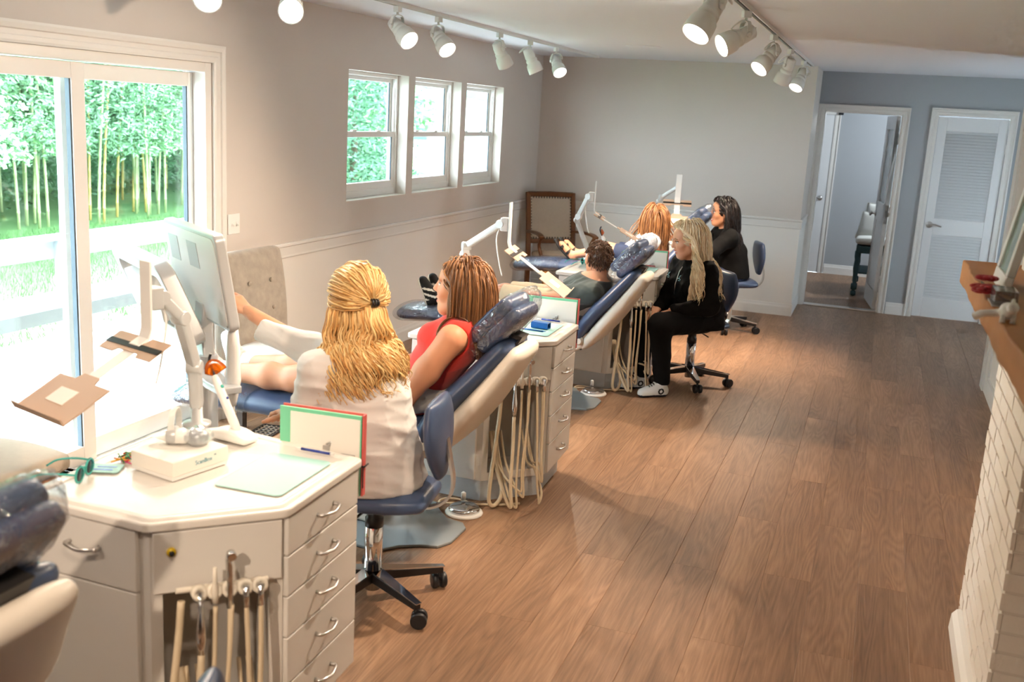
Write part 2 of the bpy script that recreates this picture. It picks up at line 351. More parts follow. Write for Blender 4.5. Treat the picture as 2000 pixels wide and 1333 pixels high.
# wainscot, chair rail, baseboards
def rail_profile(sgn=1): return [(0, 0.876), (0.012, 0.876), (0.016, 0.884), (0.014, 0.895), (0.014, 0.946), (0.024, 0.953), (0.024, 0.966), (0.018, 0.972), (0, 0.972)]
def base_profile(): return [(0, 0), (0.017, 0), (0.017, 0.085), (0.012, 0.1), (0.010, 0.118), (0, 0.125)]
wp = MB(); wp.box(0, 0.006, SL1 + 0.1, YF, 0.1, 0.88)
pn = obj('wainscot_panel', wp, M_wains, wall_left); pn = obj('wainscot_panel', MB().box(0.006, XR, YF - 0.006, YF, 0.1, 0.88).box(XR, XR + 0.006, YF - 0.006, YD, 0.1, 0.88), M_wains, wall_far)
struct('trim_1', MB().prism(rail_profile(), SL1 + 0.1, YF, 'y'), M_white, label='white chair rail under the three windows')
m_ = MB(); m_.prism([(YF - a, z) for a, z in rail_profile()], 0, XR + 0.02, 'x'); m_.prism([(XR + a, z) for a, z in rail_profile()], YF - 0.02, YD, 'y'); struct('trim_2', m_, M_white, label='white chair rail on the far wall')
struct('baseboard_left', MB().prism(base_profile(), SL1 + 0.1, YF, 'y'), M_white)
m_ = MB(); m_.prism([(YF - a, z) for a, z in base_profile()], 0, XR + 0.017, 'x'); m_.prism([(XR + a, z) for a, z in base_profile()], YF - 0.017, YD, 'y'); m_.box(XR - .003, XR + .018, YF - .019, YF + .003, 0, .118); struct('baseboard_far', m_, M_white)
m_ = MB(); m_.prism([(YD - a, z) for a, z in base_profile()], 3.68, 3.868, 'x'); m_.prism([(YD - a, z) for a, z in base_profile()], 4.68, XE, 'x'); struct('baseboard_hall', m_, M_white)
m_ = MB(); m_.prism([(YR - a, z) for a, z in base_profile()], 2.90, XE, 'x'); struct('baseboard_room', m_, M_white)

# casings: swept moulding of given width, mitred round an opening
def casing_parts(parent, u0, u1, z1, plane, w=0.092, flip=1, z0=0.0, name='casing'):
    # plane(u, z, d) -> world point; d = proud of wall
    prof = [(0, 0), (0, 0.012), (0.012, 0.016), (0.03, 0.016), (0.034, 0.011), (0.055, 0.012), (0.06, 0.021), (w - 0.012, 0.026), (w, 0.024), (w, 0)]
    def stick(name, path):
        vs = []; n = len(prof)
        for P in path:
            for a, d in prof: vs.append(P(a, d))
        fs = [tuple(range(n)), tuple(reversed(range(n, 2 * n)))] + [(i, (i + 1) % n, n + (i + 1) % n, n + i) for i in range(n)]
        return obj(name, MB().add(vs, fs), M_white, parent)
    stick(name, [lambda a, d: plane(u1 + a, z0, d), lambda a, d: plane(u1 + a, z1 + a, d)])
    stick(name, [lambda a, d: plane(u0 - a, z0, d), lambda a, d: plane(u0 - a, z1 + a, d)])
    stick(name, [lambda a, d: plane(u0 - a, z1 + a, d), lambda a, d: plane(u1 + a, z1 + a, d)])

# sliding glass door
def rect_frame(x0, x1, y0, y1, z0, z1, wl_, wr_, wt, wb):
    """four members of a sash lying in a plane x = const"""
    return [('stile', MB().box(x0, x1, y0, y0 + wl_, z0, z1)), ('stile', MB().box(x0, x1, y1 - wr_, y1, z0, z1)), ('rail', MB().box(x0, x1, y0 + wl_, y1 - wr_, z1 - wt, z1)), ('rail', MB().box(x0, x1, y0 + wl_, y1 - wr_, z0, z0 + wb))]
d1 = thing('door_1', 'white framed sliding glass door to the deck', None, (0, SL0, 0), kind='structure')
def put(name, mb, m, par, bevel=0.0, origin=None):
    mb.xf(Matrix.Translation(-Vector(par.location))) if par.parent is None else None
    return obj(name, mb, m, par, bevel)
casing_parts(None, 0, 0, 0, lambda u, z, d: (0, 0, 0)) if False else None
dc = bpy.data.objects.new('door_casing', None); COL.objects.link(dc); dc.parent = d1
casing_parts(dc, 0, SL1 - SL0, SLZ, lambda u, z, d: (d, u, z))
put('jamb', MB().box(-0.15, -0.005, SL1 - 0.055, SL1, 0, SLZ), M_vinyl, d1, 0.004); put('jamb', MB().box(-0.15, -0.005, SL0, SL0 + 0.055, 0, SLZ), M_vinyl, d1, 0.004)
put('head_jamb', MB().box(-0.15, -0.005, SL0 + 0.055, SL1 - 0.055, SLZ - 0.05, SLZ), M_vinyl, d1, 0.004); put('threshold', MB().box(-0.15, -0.0, SL0 + 0.055, SL1 - 0.055, -0.01, 0.035).box(-0.03, -0.022, SL0 + 0.055, SL1 - 0.055, 0.035, 0.055), M_vinyl, d1)
for (x0, x1, y0, y1) in ((-0.07, -0.032, SL0 + 0.055, 3.925), (-0.125, -0.087, 3.83, SL1 - 0.055)):
    pe = bpy.data.objects.new('sliding_panel', None); COL.objects.link(pe); pe.parent = d1
    for nm, mb in rect_frame(x0, x1, y0, y1, 0.04, SLZ - 0.055, 0.075, 0.085 if x0 > -0.1 else 0.04, 0.075, 0.10): mb.xf(Matrix.Translation((0, -SL0, 0))); obj(nm, mb, M_vinyl, pe, 0.004)
    g = MB().box((x0 + x1) / 2 - 0.003, (x0 + x1) / 2 + 0.003, y0 + 0.07, y1 - (0.08 if x0 > -0.1 else 0.035), 0.13, SLZ - 0.125).xf(Matrix.Translation((0, -SL0, 0))); obj('pane', g, M_glass, pe)
    for (ya, yb) in ((y0 + 0.075, y0 + 0.083), (y1 - (0.085 if x0 > -0.1 else 0.04) - 0.008, y1 - (0.085 if x0 > -0.1 else 0.04))):
        obj('gasket', MB().box((x0 + x1) / 2 - 0.012, (x0 + x1) / 2 + 0.012, ya, yb, 0.14, SLZ - 0.13).xf(Matrix.Translation((0, -SL0, 0))), M_seal, pe)

# three double hung windows
WN = ['double hung window showing a leafy tree outside', 'middle double hung window facing the white building', 'double hung window closest to the room corner']
for i, (a, b) in enumerate(WIN):
    w = thing('window_%d' % (i + 1 + 0), WN[i], None, (0, a, 0), kind='structure')
    L_ = b - a; x0 = -0.155
    for nm, mb in rect_frame(x0, -0.085, 0, L_, WB, WT, 0.03, 0.03, 0.028, 0.05): obj('frame_' + nm, mb, M_vinyl, w, 0.003)
    zm = (WB + WT) / 2 + 0.008
    up = bpy.data.objects.new('upper_sash', None); COL.objects.link(up); up.parent = w
    for nm, mb in rect_frame(-0.15, -0.122, 0.03, L_ - 0.03, zm - 0.02, WT - 0.028, 0.035, 0.035, 0.03, 0.036): obj(nm, mb, M_vinyl, up, 0.003)
    obj('pane', MB().box(-0.138, -0.134, 0.06, L_ - 0.06, zm + 0.01, WT - 0.055), M_glass, up)
    obj('gasket', MB().box(-0.134, -0.126, L_ - 0.075, L_ - 0.066, zm + 0.015, WT - 0.058), M_seal, up)
    lo = bpy.data.objects.new('lower_sash', None); COL.objects.link(lo); lo.parent = w
    for nm, mb in rect_frame(-0.12, -0.092, 0.03, L_ - 0.03, WB + 0.045, zm + 0.018, 0.04, 0.04, 0.04, 0.06): obj(nm, mb, M_vinyl, lo, 0.003)
    obj('pane', MB().box(-0.108, -0.104, 0.065, L_ - 0.065, WB + 0.1, zm - 0.018), M_glass, lo)
    obj('gasket', MB().box(-0.104, -0.096, L_ - 0.08, L_ - 0.071, WB + 0.105, zm - 0.022), M_seal, lo)
    for fy in (0.3, 0.7): obj('sash_lock', MB().box(-0.115, -0.097, L_ * fy - 0.03, L_ * fy + 0.03, zm + 0.018, zm + 0.03), M_whitepl, lo, 0.003)
    for sy in (L_ - 0.028,): obj('balance_cover', MB().box(-0.12, -0.098, sy - 0.012, sy, zm + 0.02, WT - 0.09), M_vinyl, w)

# hall doorways
d2 = thing('door_2', 'open doorway with a white door swung into the small room', None, (2.835, YD, 0), kind='structure')
casing_parts(d2, 0, 0.77, 2.05, lambda u, z, d: (u, -d, z), w=0.068)
obj('jamb', MB().box(-0.0, 0.012, 0, 0.12, 0, 2.05), M_white, d2); obj('jamb', MB().box(0.758, 0.77, 0, 0.12, 0, 2.05), M_white, d2); obj('jamb', MB().box(0, 0.77, 0, 0.12, 2.038, 2.05), M_white, d2)
obj('threshold', MB().box(0.012, 0.758, -0.01, 0.10, 0, 0.014), M_nickel, d2, 0.003)
lf = thing('door_leaf', None, None, (0.752, 0.125, 0)); lf.parent = d2; lf.rotation_euler = (0, 0, math.radians(97))
# leaf local: x = along leaf from hinge, y thickness
lw_ = 0.75
obj('leaf_panel', MB().box(0, lw_, 0, 0.04, 0.012, 0.2).box(0, lw_, 0, 0.04, 0.92, 1.12).box(0, lw_, 0, 0.04, 1.9, 2.035).box(0, 0.12, 0, 0.04, 0.2, 1.9).box(lw_ - 0.12, lw_, 0, 0.04, 0.2, 1.9).box(0.12, lw_ - 0.12, 0.008, 0.032, 0.2, 0.92), M_door, lf, 0.003)
obj('pane', MB().box(0.12, lw_ - 0.12, 0.016, 0.024, 1.12, 1.9), mat('door_window_glass', srgb(150, 160, 165), 0.15), lf)
for zz in (0.25, 1.05, 1.8): obj('hinge', MB().box(-0.012, 0.03, -0.004, 0.001, zz - 0.05, zz + 0.05).tube([(-0.012, 0.0, zz - 0.05), (-0.012, 0.0, zz + 0.05)], 0.008), M_nickel, lf)
obj('knob', MB().lathe([(0.03, 0), (0.03, 0.008), (0.012, 0.012), (0.012, 0.04), (0.028, 0.05), (0.028, 0.065), (0.01, 0.072)], 16, (lw_ - 0.07, 0.04, 0.98), (0, 1, 0)), M_nickel, lf)
obj('knob', MB().lathe([(0.03, 0), (0.03, 0.008), (0.012, 0.012), (0.012, 0.04), (0.028, 0.05), (0.028, 0.065), (0.01, 0.072)], 16, (lw_ - 0.07, 0.0, 0.98), (0, -1, 0)), M_nickel, lf)
def lever(parent, x, y, z, dx, m=M_nickel):
    mb = MB().lathe([(0.033, 0), (0.033, 0.006), (0.026, 0.012), (0.011, 0.014), (0.011, 0.045)], 18, (x, y, z), (0, -1, 0))
    mb.tube(cr([(x, y - 0.045, z), (x + dx * 0.03, y - 0.05, z + 0.006), (x + dx * 0.07, y - 0.048, z + 0.002), (x + dx * 0.115, y - 0.044, z - 0.01)], 5), 0.0085, 8)
    return obj('lever_handle', mb, m, parent)
d3 = thing('door_3', 'white louvered closet door with a nickel lever', None, (3.94, YD, 0), kind='structure')
casing_parts(d3, 0, 0.655, 2.06, lambda u, z, d: (u, -d, z), w=0.072)
lv = thing('door_leaf', None, None, (0.004, 0, 0.012)); lv.parent = d3
W3 = 0.647; y0, y1 = 0.002, 0.037
def lbox(*a): return MB().box(*a)
obj('stile', lbox(0, 0.085, y0, y1, 0, 2.035), M_door, lv, 0.003); obj('stile', lbox(W3 - 0.085, W3, y0, y1, 0, 2.035), M_door, lv, 0.003)
for za, zb in ((0, 0.2), (0.86, 1.02), (1.9, 2.035)): obj('rail', lbox(0.085, W3 - 0.085, y0, y1, za, zb), M_door, lv, 0.003)
obj('closet_shade_sheet', lbox(0.085, W3 - 0.085, 0.033, 0.036, 0.2, 1.9), M_gap, lv)  # dark sheet standing in for the shade of the closet behind the slats
sm_ = MB().prism([(-0.005, -0.0135), (0.0, -0.0150), (0.022, 0.0125), (0.018, 0.0145)], 0.085, W3 - 0.085, 'x'); slat_me = sm_.mesh('slat', M_door); weld(slat_me)
for za, zb, ns in ((0.2, 0.86, 22), (1.02, 1.9, 29)):
    for k in range(ns):
        o = bpy.data.objects.new('slat', slat_me); COL.objects.link(o); o.parent = lv; o.location = (0, 0.006, za + (k + 0.5) * (zb - za) / ns)
lever(lv, 0.05, y0, 0.955, 1)
for zz in (0.25, 1.75): obj('hinge', MB().tube([(W3 + 0.004, -0.003, zz - 0.045), (W3 + 0.004, -0.003, zz + 0.045)], 0.007).box(W3 - 0.0, W3 + 0.02, -0.002, 0.002, zz - 0.045, zz + 0.045), M_whitepl, lv)
d4 = thing('door_4', 'plain white door on the back wall of the small room', None, (2.06, YR, 0), kind='structure')
casing_parts(d4, 0, 0.76, 2.05, lambda u, z, d: (u, -d, z), w=0.075)
obj('door_leaf', MB().box(0.005, 0.755, -0.006, 0.02, 0.01, 2.045), M_door, d4); lever(d4, 0.69, -0.006, 0.98, -1)
obj('latch_bracket', MB().box(0.80, 0.86, -0.05, -0.03, 2.05, 2.13), M_blackpl, d4)
# cased end of the right wall
ts = MB().box(XW - 0.02, XW, YE - 0.16, YE + 0.005, 0, 2.1).box(XW - 0.02, XW + 0.15, YE, YE + 0.018, 0, 2.1); struct('trim_3', ts, M_white)
rp = struct('trim_4', MB().box(XW - 0.008, XW, 4.2, YE - 0.16, 0, 0.9), M_wains, label='white panelled wainscot beside the fireplace')
for k in range(6):
    ya = 4.35 + k * 0.63; fm = MB()
    for (a, b, c, d) in ((ya, ya + 0.53, 0.14, 0.16), (ya, ya + 0.53, 0.80, 0.82), (ya, ya + 0.02, 0.16, 0.80), (ya + 0.51, ya + 0.53, 0.16, 0.80)): fm.box(XW - 0.02, XW - 0.008, a, b, c, d)
    obj('panel_moulding', fm, M_white, rp)

# ================================================================ OUTSIDE
struct('deck', MB().box(-2.46, -0.16, -1.5, 9.5, -0.12, -0.05), M_deck, label='white washed deck outside the sliding door')
struct('lawn', MB().box(-60, -2.46, -5, 90, -0.6, -0.32), M_grass)
struct('sun_block_eave', MB().box(-0.95, -0.16, YB, YR, H + 0.02, H + 0.12), M_white)  # unseen eave, added and sized to keep direct sun out of the room
bl = MB()
gb = []
for k in range(42000):
    y = rng.uniform(5, 18); x = -2.5 - 6.0 * rng.random() ** 0.8
    gb.append((x, y))
vs = []; fs = []
for i, (x, y) in enumerate(gb):
    h = rng.uniform(0.04, 0.10); a = rng.uniform(0, 2 * PI); w = rng.uniform(0.003, 0.007); lx, ly = rng.uniform(-.04, .04), rng.uniform(-.04, .04)
    vs += [(x - w * math.cos(a), y - w * math.sin(a), -0.33), (x + w * math.cos(a), y + w * math.sin(a), -0.33), (x + lx, y + ly, -0.32 + h)]; fs.append((3 * i, 3 * i + 1, 3 * i + 2))
g_ = MB(); g_.v = vs; g_.f = fs; g_.sm = [False] * len(fs)
gr = bpy.data.objects.new('grass', g_.mesh('grass', M_grass)); COL.objects.link(gr); tag(gr, 'short sunlit lawn grass behind the deck bench', 'grass', kind='stuff')
# deck bench with back rail
db = thing('deck_bench', 'white painted deck bench with slanted legs and high back rail', 'bench', (-1.9, 5.5, -0.05))
obj('seat_board', MB().box(-0.16, 0.16, -5, 5, 0.41, 0.45), M_deckbench, db); obj('seat_apron', MB().box(0.07, 0.10, -5, 5, 0.30, 0.41), M_greyboard, db)
obj('back_rail', MB().box(-0.56, -0.52, -5, 5, 0.61, 0.75), M_deckbench, db); obj('rail_cap', MB().box(-0.60, -0.48, -5, 5, 0.75, 0.785), M_deckbench, db)
for yy in (-4.0, -2.6, -1.1, 0.72, 2.3, 3.9):
    obj('leg', MB().prism([(-0.40, 0), (-0.30, 0), (0.06, 0.41), (-0.06, 0.41)], yy, yy + 0.09, 'y'), M_deckbench, db); obj('back_post', MB().box(-0.52, -0.44, yy, yy + 0.09, 0, 0.75), M_deckbench, db)
# bamboo
def leaf_cloud(n, zr, rr, size, seed, ang=None, bunch=6):
    r = np.random.default_rng(seed); K = n // bunch; U = lambda v: v / np.linalg.norm(v, axis=1)[:, None]
    z = zr[0] + (zr[1] - zr[0]) * r.random(K); a = r.uniform(0, 2 * PI, K); R = rr * np.sqrt(r.random(K)) * np.where(z < zr[1] * .8, 1.0, .7); c = np.repeat(np.stack([R * np.cos(a), R * np.sin(a), z], 1), bunch, 0); drop = np.repeat(r.uniform(-.9, .1, K), bunch)
    N = K * bunch; d = r.normal(size=(N, 3)); d[:, 2] = d[:, 2] * .4 + drop; d = U(d); s = U(np.cross(d, r.normal(size=(N, 3)))); L = (size * r.uniform(.6, 1.3, N))[:, None]; w = L * (.13 if ang is None else ang); p = c + r.normal(size=(N, 3)) * size * .35
    V = np.stack([p, p + d * L * .45 + s * w, p + d * L, p + d * L * .45 - s * w], 1).reshape(-1, 3)
    m = MB(); m.v = V.tolist(); m.f = np.arange(4 * N).reshape(-1, 4).tolist(); m.sm = [False] * N; return m
def culm(h, r, lean, seed):
    m = MB(); pts = []; rs = []; n = int(h / 0.28)
    for k in range(n + 1):
        z = h * k / n; x = lean[0] * (k / n) ** 1.6; y = lean[1] * (k / n) ** 1.6; rad = r * (1 - 0.75 * (k / n) ** 2)
        pts += [(x, y, z - 0.012), (x, y, z), (x, y, z + 0.012)] if 0 < k < n else [(x, y, z)]; rs += [rad, rad * 1.3, rad] if 0 < k < n else [rad]
    return m.tube(pts, rs, 7)
culms = [culm(6.0, 0.023, (rng.uniform(-.6, .9), rng.uniform(-.8, .8)), k).mesh('culm', M_culm if k % 5 else M_culmy) for k in range(6)]
crowns = [leaf_cloud(5200, (1.2, 6.2), 0.8, 0.105, 50 + k, bunch=8).mesh('foliage', M_leaf if k != 1 else M_leaf2) for k in range(3)]
for c in culms: weld(c)
bpos = []
for k in range(105):
    f = rng.random(); y = 6.5 + f * 17; x = -7.6 - 0.10 * (y - 6.5) - rng.exponential(0.9)
    bpos.append((x, y))
for k, (x, y) in enumerate(sorted(bpos, key=lambda p: -p[0])):
    b = thing('bamboo', 'tall leafy bamboo cane in the grove behind the lawn', 'bamboo', (x, y, -0.35), rng.uniform(0, 6.28), 'bamboo canes behind the lawn')
    o = bpy.data.objects.new('culm', culms[k % 6]); COL.objects.link(o); o.parent = b
    o = bpy.data.objects.new('foliage', crowns[k % 3]); COL.objects.link(o); o.parent = b; o.rotation_euler = (0, 0, k * 1.3); s = rng.uniform(.9, 1.15); o.scale = (s, s, s)
th = leaf_cloud(42000, (0.0, 6.5), 1.0, 0.16, 91, ang=.16, bunch=8)
v = np.array(th.v); sh = np.random.default_rng(5).uniform(size=(len(v) // 4, 1)); v[:, 1] = v[:, 1] + np.repeat(sh, 4, 0)[:, 0] * 24; v[:, 0] += -0.10 * np.repeat(sh, 4, 0)[:, 0] * 24
th.v = [tuple(p) for p in v]
tk = obj('thicket_foliage', th, M_leaf, None, loc=(-11.0, 6.0, -0.35)); tag(tk, 'dense dark green thicket filling the back of the bamboo grove', 'foliage', kind='stuff')
struct('hill', MB().box(-16, -13.5, 3, 34, -0.6, 7.0), mat('far_trees', srgb(80, 130, 84), 0.9, var=0.5, vscale=1.5))
# overhanging shrub seen through the left pane, conifer seen through the first window
def tree(name, label, cat, loc, h, mfol, r, n, size, seed, ang=.28, zr=(0.5, 1.0)):
    t = thing(name, label, cat, loc); obj('trunk', MB().tube([(0, 0, 0), (0.05, 0, h * .5), (0, 0.05, h * .95)], [0.09, 0.06, 0.02], 8), M_bark, t)
    obj('foliage', leaf_cloud(n, (h * zr[0], h * zr[1]), r, size, seed, ang), mfol, t); return t
tree('leafy_shrub', 'pale leafed shrub arching in front of the bamboo canes', 'shrub', (-6.9, 9.3, -0.35), 2.5, M_leaf2, 0.9, 4200, 0.075, 11, .35, (0.5, 1.0))
tree('conifer_tree', 'soft green conifer outside the window with the switch plate side', 'tree', (-6.0, 17.6, -0.35), 3.0, M_leaf3, 1.25, 12000, 0.14, 12, .12, (0.02, 1.0))['label'] = 'soft bluish green conifer seen through the first window'
tree('pale_tree', 'pale sunlit tree rising behind the conifer', 'tree', (-13.0, 31.0, -0.35), 7.5, M_leaf2, 2.6, 9000, 0.26, 13, .25, (0.2, 1.0))
# neighbouring white building
nb = thing('white_building', 'white neighbouring building with grey eave seen through the windows', 'building', (-15.5, 43, -0.35), math.radians(23.5))
obj('wall', MB().prism([(-1.9, -1.5), (9, -1.5), (9, 1.6), (-1.9, 3.3)], 0, 6, 'y'), M_siding, nb)
obj('eave', MB().prism([(-2.2, 3.28), (9, 1.5), (9, 1.82), (-2.2, 3.62)], -0.5, 0.05, 'y'), M_fascia, nb); obj('roof_slope', MB().prism([(-2.2, 3.63), (9, 1.83), (9, 2.2), (-2.2, 4.2)], 0.4, 6, 'y'), M_siding, nb)
wn = obj('window', MB().box(-1.35, -0.35, -0.06, 0.0, 0.75, 1.3), M_fascia, nb); obj('pane', MB().box(-1.27, -0.43, -0.09, -0.06, 0.83, 1.22), M_seal, wn)
# ================================================================ FURNITURE
def loft(secs, seg=20, p=2.6):
    """secs: (centre, normal, half width along y, half thickness) -> closed superellipse loft"""
    vs = []; fs = []; n = len(secs)
    for c, nr, hw, ht in secs:
        c = Vector(c); nr = Vector(nr).normalized()
        for k in range(seg):
            a = 2 * PI * k / seg; ca, sa = math.cos(a), math.sin(a)
            u = math.copysign(abs(ca) ** (2 / p), ca) * hw; w = math.copysign(abs(sa) ** (2 / p), sa) * ht
            vs.append(c + Vector((0, 1, 0)) * u + nr * w)
    for i in range(n - 1):
        for k in range(seg):
            k2 = (k + 1) % seg; fs.append((i * seg + k, i * seg + k2, (i + 1) * seg + k2, (i + 1) * seg + k))
    m = MB().add(vs, fs, True); m.f.append(tuple(reversed(range(seg)))); m.sm.append(True); m.f.append(tuple((n - 1) * seg + k for k in range(seg))); m.sm.append(True)
    return m
def capped(secs, pre=0.35):
    """round the ends of a loft by adding shrinking sections"""
    s0, s1 = secs[0], secs[-1]; d0 = (Vector(secs[0][0]) - Vector(secs[1][0])).normalized(); d1 = (Vector(secs[-1][0]) - Vector(secs[-2][0])).normalized()
    a = [(Vector(s0[0]) + d0 * s0[3] * f, s0[1], max(s0[2] - s0[3] * g, 0.01), s0[3] * h) for f, g, h in ((0.95, 0.9, 0.25), (0.7, 0.4, 0.65), (0.35, 0.12, 0.9))]
    b = [(Vector(s1[0]) + d1 * s1[3] * f, s1[1], max(s1[2] - s1[3] * g, 0.01), s1[3] * h) for f, g, h in ((0.35, 0.12, 0.9), (0.7, 0.4, 0.65), (0.95, 0.9, 0.25))]
    return a + list(secs) + b
CH_Y = [1.615, 4.0, 6.385, 8.77]; CAB_Y = [1.985, 4.37, 6.755, 9.14]
# ---- treatment chair (local: x as world x - 1.5, y from chair axis)
def make_chair(lift=0.0):
    r = thing('treatment_chair', 'x', 'dental chair', (1.5, 0, 0)); X = -1.5
    pl = [(0.95, -.26), (1.55, -.33), (1.66, -.34), (1.72, -.26), (1.80, -.21), (1.87, -.19), (1.905, -.12), (1.905, .05), (1.87, .10), (1.78, .12), (1.71, .2), (1.66, .28), (1.55, .29), (0.95, .26)]
    obj('base_plate', MB().prism([(a + X, b) for a, b in pl], 0, 0.014), M_plate, r, 0.004)
    obj('lift_column', MB().prism([(1.18 + X, -.11), (1.52 + X, -.11), (1.52 + X, .11), (1.18 + X, .11)], 0.014, 0.2).prism([(1.25 + X, -.09), (1.6 + X, -.09), (1.6 + X, .09), (1.25 + X, .09)], 0.2, 0.43), M_shell, r, 0.02)
    obj('link_arm', MB().prism([(1.50 + X, 0.33), (1.62 + X, 0.30), (1.82 + X, 0.41), (1.86 + X, 0.50), (1.78 + X, 0.55), (1.55 + X, 0.45)], -0.19, 0.19, 'y'), M_shell, r, 0.02)
    for s in (-1, 1): obj('pivot_bolt', MB().lathe([(0.03, 0), (0.03, 0.012), (0.018, 0.016), (0.018, 0.03)], 14, (1.79 + X, s * 0.19, 0.455), (0, s, 0)), M_shell, r)
    obj('pivot_cover', MB().box(1.72 + X, 1.80 + X, -0.17, 0.17, 0.39, 0.47), M_blackpl, r)
    seat = [((0.52 + X, 0, 0.475), (-.12, 0, 1), .185, .052), ((0.7 + X, 0, 0.495), (-.08, 0, 1), .20, .056), ((1.0 + X, 0, 0.512), (-.05, 0, 1), .235, .058), ((1.25 + X, 0, 0.512), (.03, 0, 1), .262, .058), ((1.5 + X, 0, 0.498), (.03, 0, 1), .27, .058), ((1.72 + X, 0, 0.50), (0.06, 0, 1), .26, .055)]
    o = obj('seat_cushion', loft(capped(seat)), M_blue, r, sub=1)
    wr = [((0.50 + X, 0, 0.473), (-.12, 0, 1), .192, .062), ((0.7 + X, 0, 0.495), (-.08, 0, 1), .208, .064), ((0.92 + X, 0, 0.509), (-.06, 0, 1), .232, .0645)]
    obj('plastic_cover', loft(capped(wr)[:-3], 24), M_wrap, r)
    ax = Vector((0.60, 0, 0.80)).normalized(); nr = Vector((-0.80, 0, 0.60)).normalized()
    b0 = Vector((1.79 + X, 0, 0.475))
    def at(t, n=0.0): return b0 + ax * t + nr * n
    pad = [(at(-.02, .018), nr, .215, .050), (at(.06, .03), nr, .262, .055), (at(.15, .032), nr, .285, .056), (at(.23, .03), nr, .28, .055), (at(.32, .022), nr, .245, .052), (at(.42, .018), nr, .20, .048), (at(.51, .015), nr, .165, .044)]
    obj('back_cushion', loft(capped(pad)), M_blue, r, sub=1)
    sh = [(at(-.03, -.05), nr, .19, .035), (at(.06, -.055), nr, .235, .048), (at(.15, -.056), nr, .262, .05), (at(.23, -.056), nr, .258, .05), (at(.32, -.055), nr, .225, .046), (at(.42, -.05), nr, .185, .042), (at(.53, -.045), nr, .15, .038)]
    obj('back_shell', loft(capped(sh), 24, 3.2), M_shell, r, sub=1)
    hx = Vector((0.68, 0, 0.74)).normalized(); hn = Vector((-0.74, 0, 0.68)).normalized(); h0 = Vector((2.005 + X, 0, 0.945))
    def hat(t, n, y=0.0): return h0 + hx * t + hn * n + Vector((0, y, 0))
    head = bpy.data.objects.new('headrest', None); COL.objects.link(head); head.parent = r
    for n in (0.026, -0.030):
        s_ = [(hat(-.035, n), hn, .124, .034), (hat(.0, n), hn, .133, .036), (hat(.06, n), hn, .135, .037), (hat(.12, n), hn, .134, .036), (hat(.158, n), hn, .128, .034)]
        obj('cushion', loft(capped(s_), 44, 6), M_blue, head)
    s_ = [(hat(-.07, -.006), hn, .128, .062), (hat(-.03, -.006), hn, .138, .068), (hat(.0, -.005), hn, .143, .07), (hat(.03, -.005), hn, .145, .071), (hat(.06, -.005), hn, .146, .071), (hat(.09, -.005), hn, .146, .071), (hat(.12, -.005), hn, .145, .07), (hat(.15, -.004), hn, .141, .068), (hat(.175, -.003), hn, .135, .064), (hat(.20, .0), hn, .125, .05)]
    w = loft(capped(s_), 48, 4); rr = np.random.default_rng(3); v = np.array(w.v)
    c_ = v.mean(0); 
    f = np.sin(v[:, 0] * 61 + v[:, 1] * 37) * np.cos(v[:, 2] * 53 + v[:, 1] * 71) + 0.6 * np.sin(v[:, 1] * 130 + v[:, 2] * 90)
    v = v + (v - c_) / np.linalg.norm(v - c_, axis=1)[:, None] * (f * 0.003 + rr.normal(0, 0.0022, len(v)))[:, None]
    w.v = [tuple(q) for q in v]; obj('plastic_cover', w, M_wrap, head)
    fl_ = hat(-.04, -.075)
    obj('strap_flap', MB().strip([hat(0.0, -.07), hat(-.045, -.115), hat(-.05, -.125) + Vector((0.006, 0, -0.05)), hat(-.05, -.125) + Vector((0.0, 0, -0.11))], 0.15, 0.008, (0, 1, 0)), M_blue, head, 0.003)
    obj('headrest_bracket', MB().strip([at(.50, -.01), at(.58, -.005), hat(.02, -.002)], 0.09, 0.02, (0, 1, 0)), M_darkmetal, head)
    return r
chair0 = make_chair()
CHL = ['empty slate blue dental chair with plastic wrapped headrest before the first cabinet', 'slate blue dental chair holding the girl in red', 'slate blue dental chair holding the boy in the green shirt', 'slate blue dental chair holding the auburn haired patient']
chairs = []
for k, y in enumerate(CH_Y):
    c = chair0 if k == 0 else copy_tree(chair0); c.location = (1.5, y, 0); c['label'] = CHL[k]; c['group'] = 'dental chairs in a row'; chairs.append(c)
chairs[3].location = (1.49, 8.77, 0.045)
chairs[0].location = (1.40, 1.37, 0)

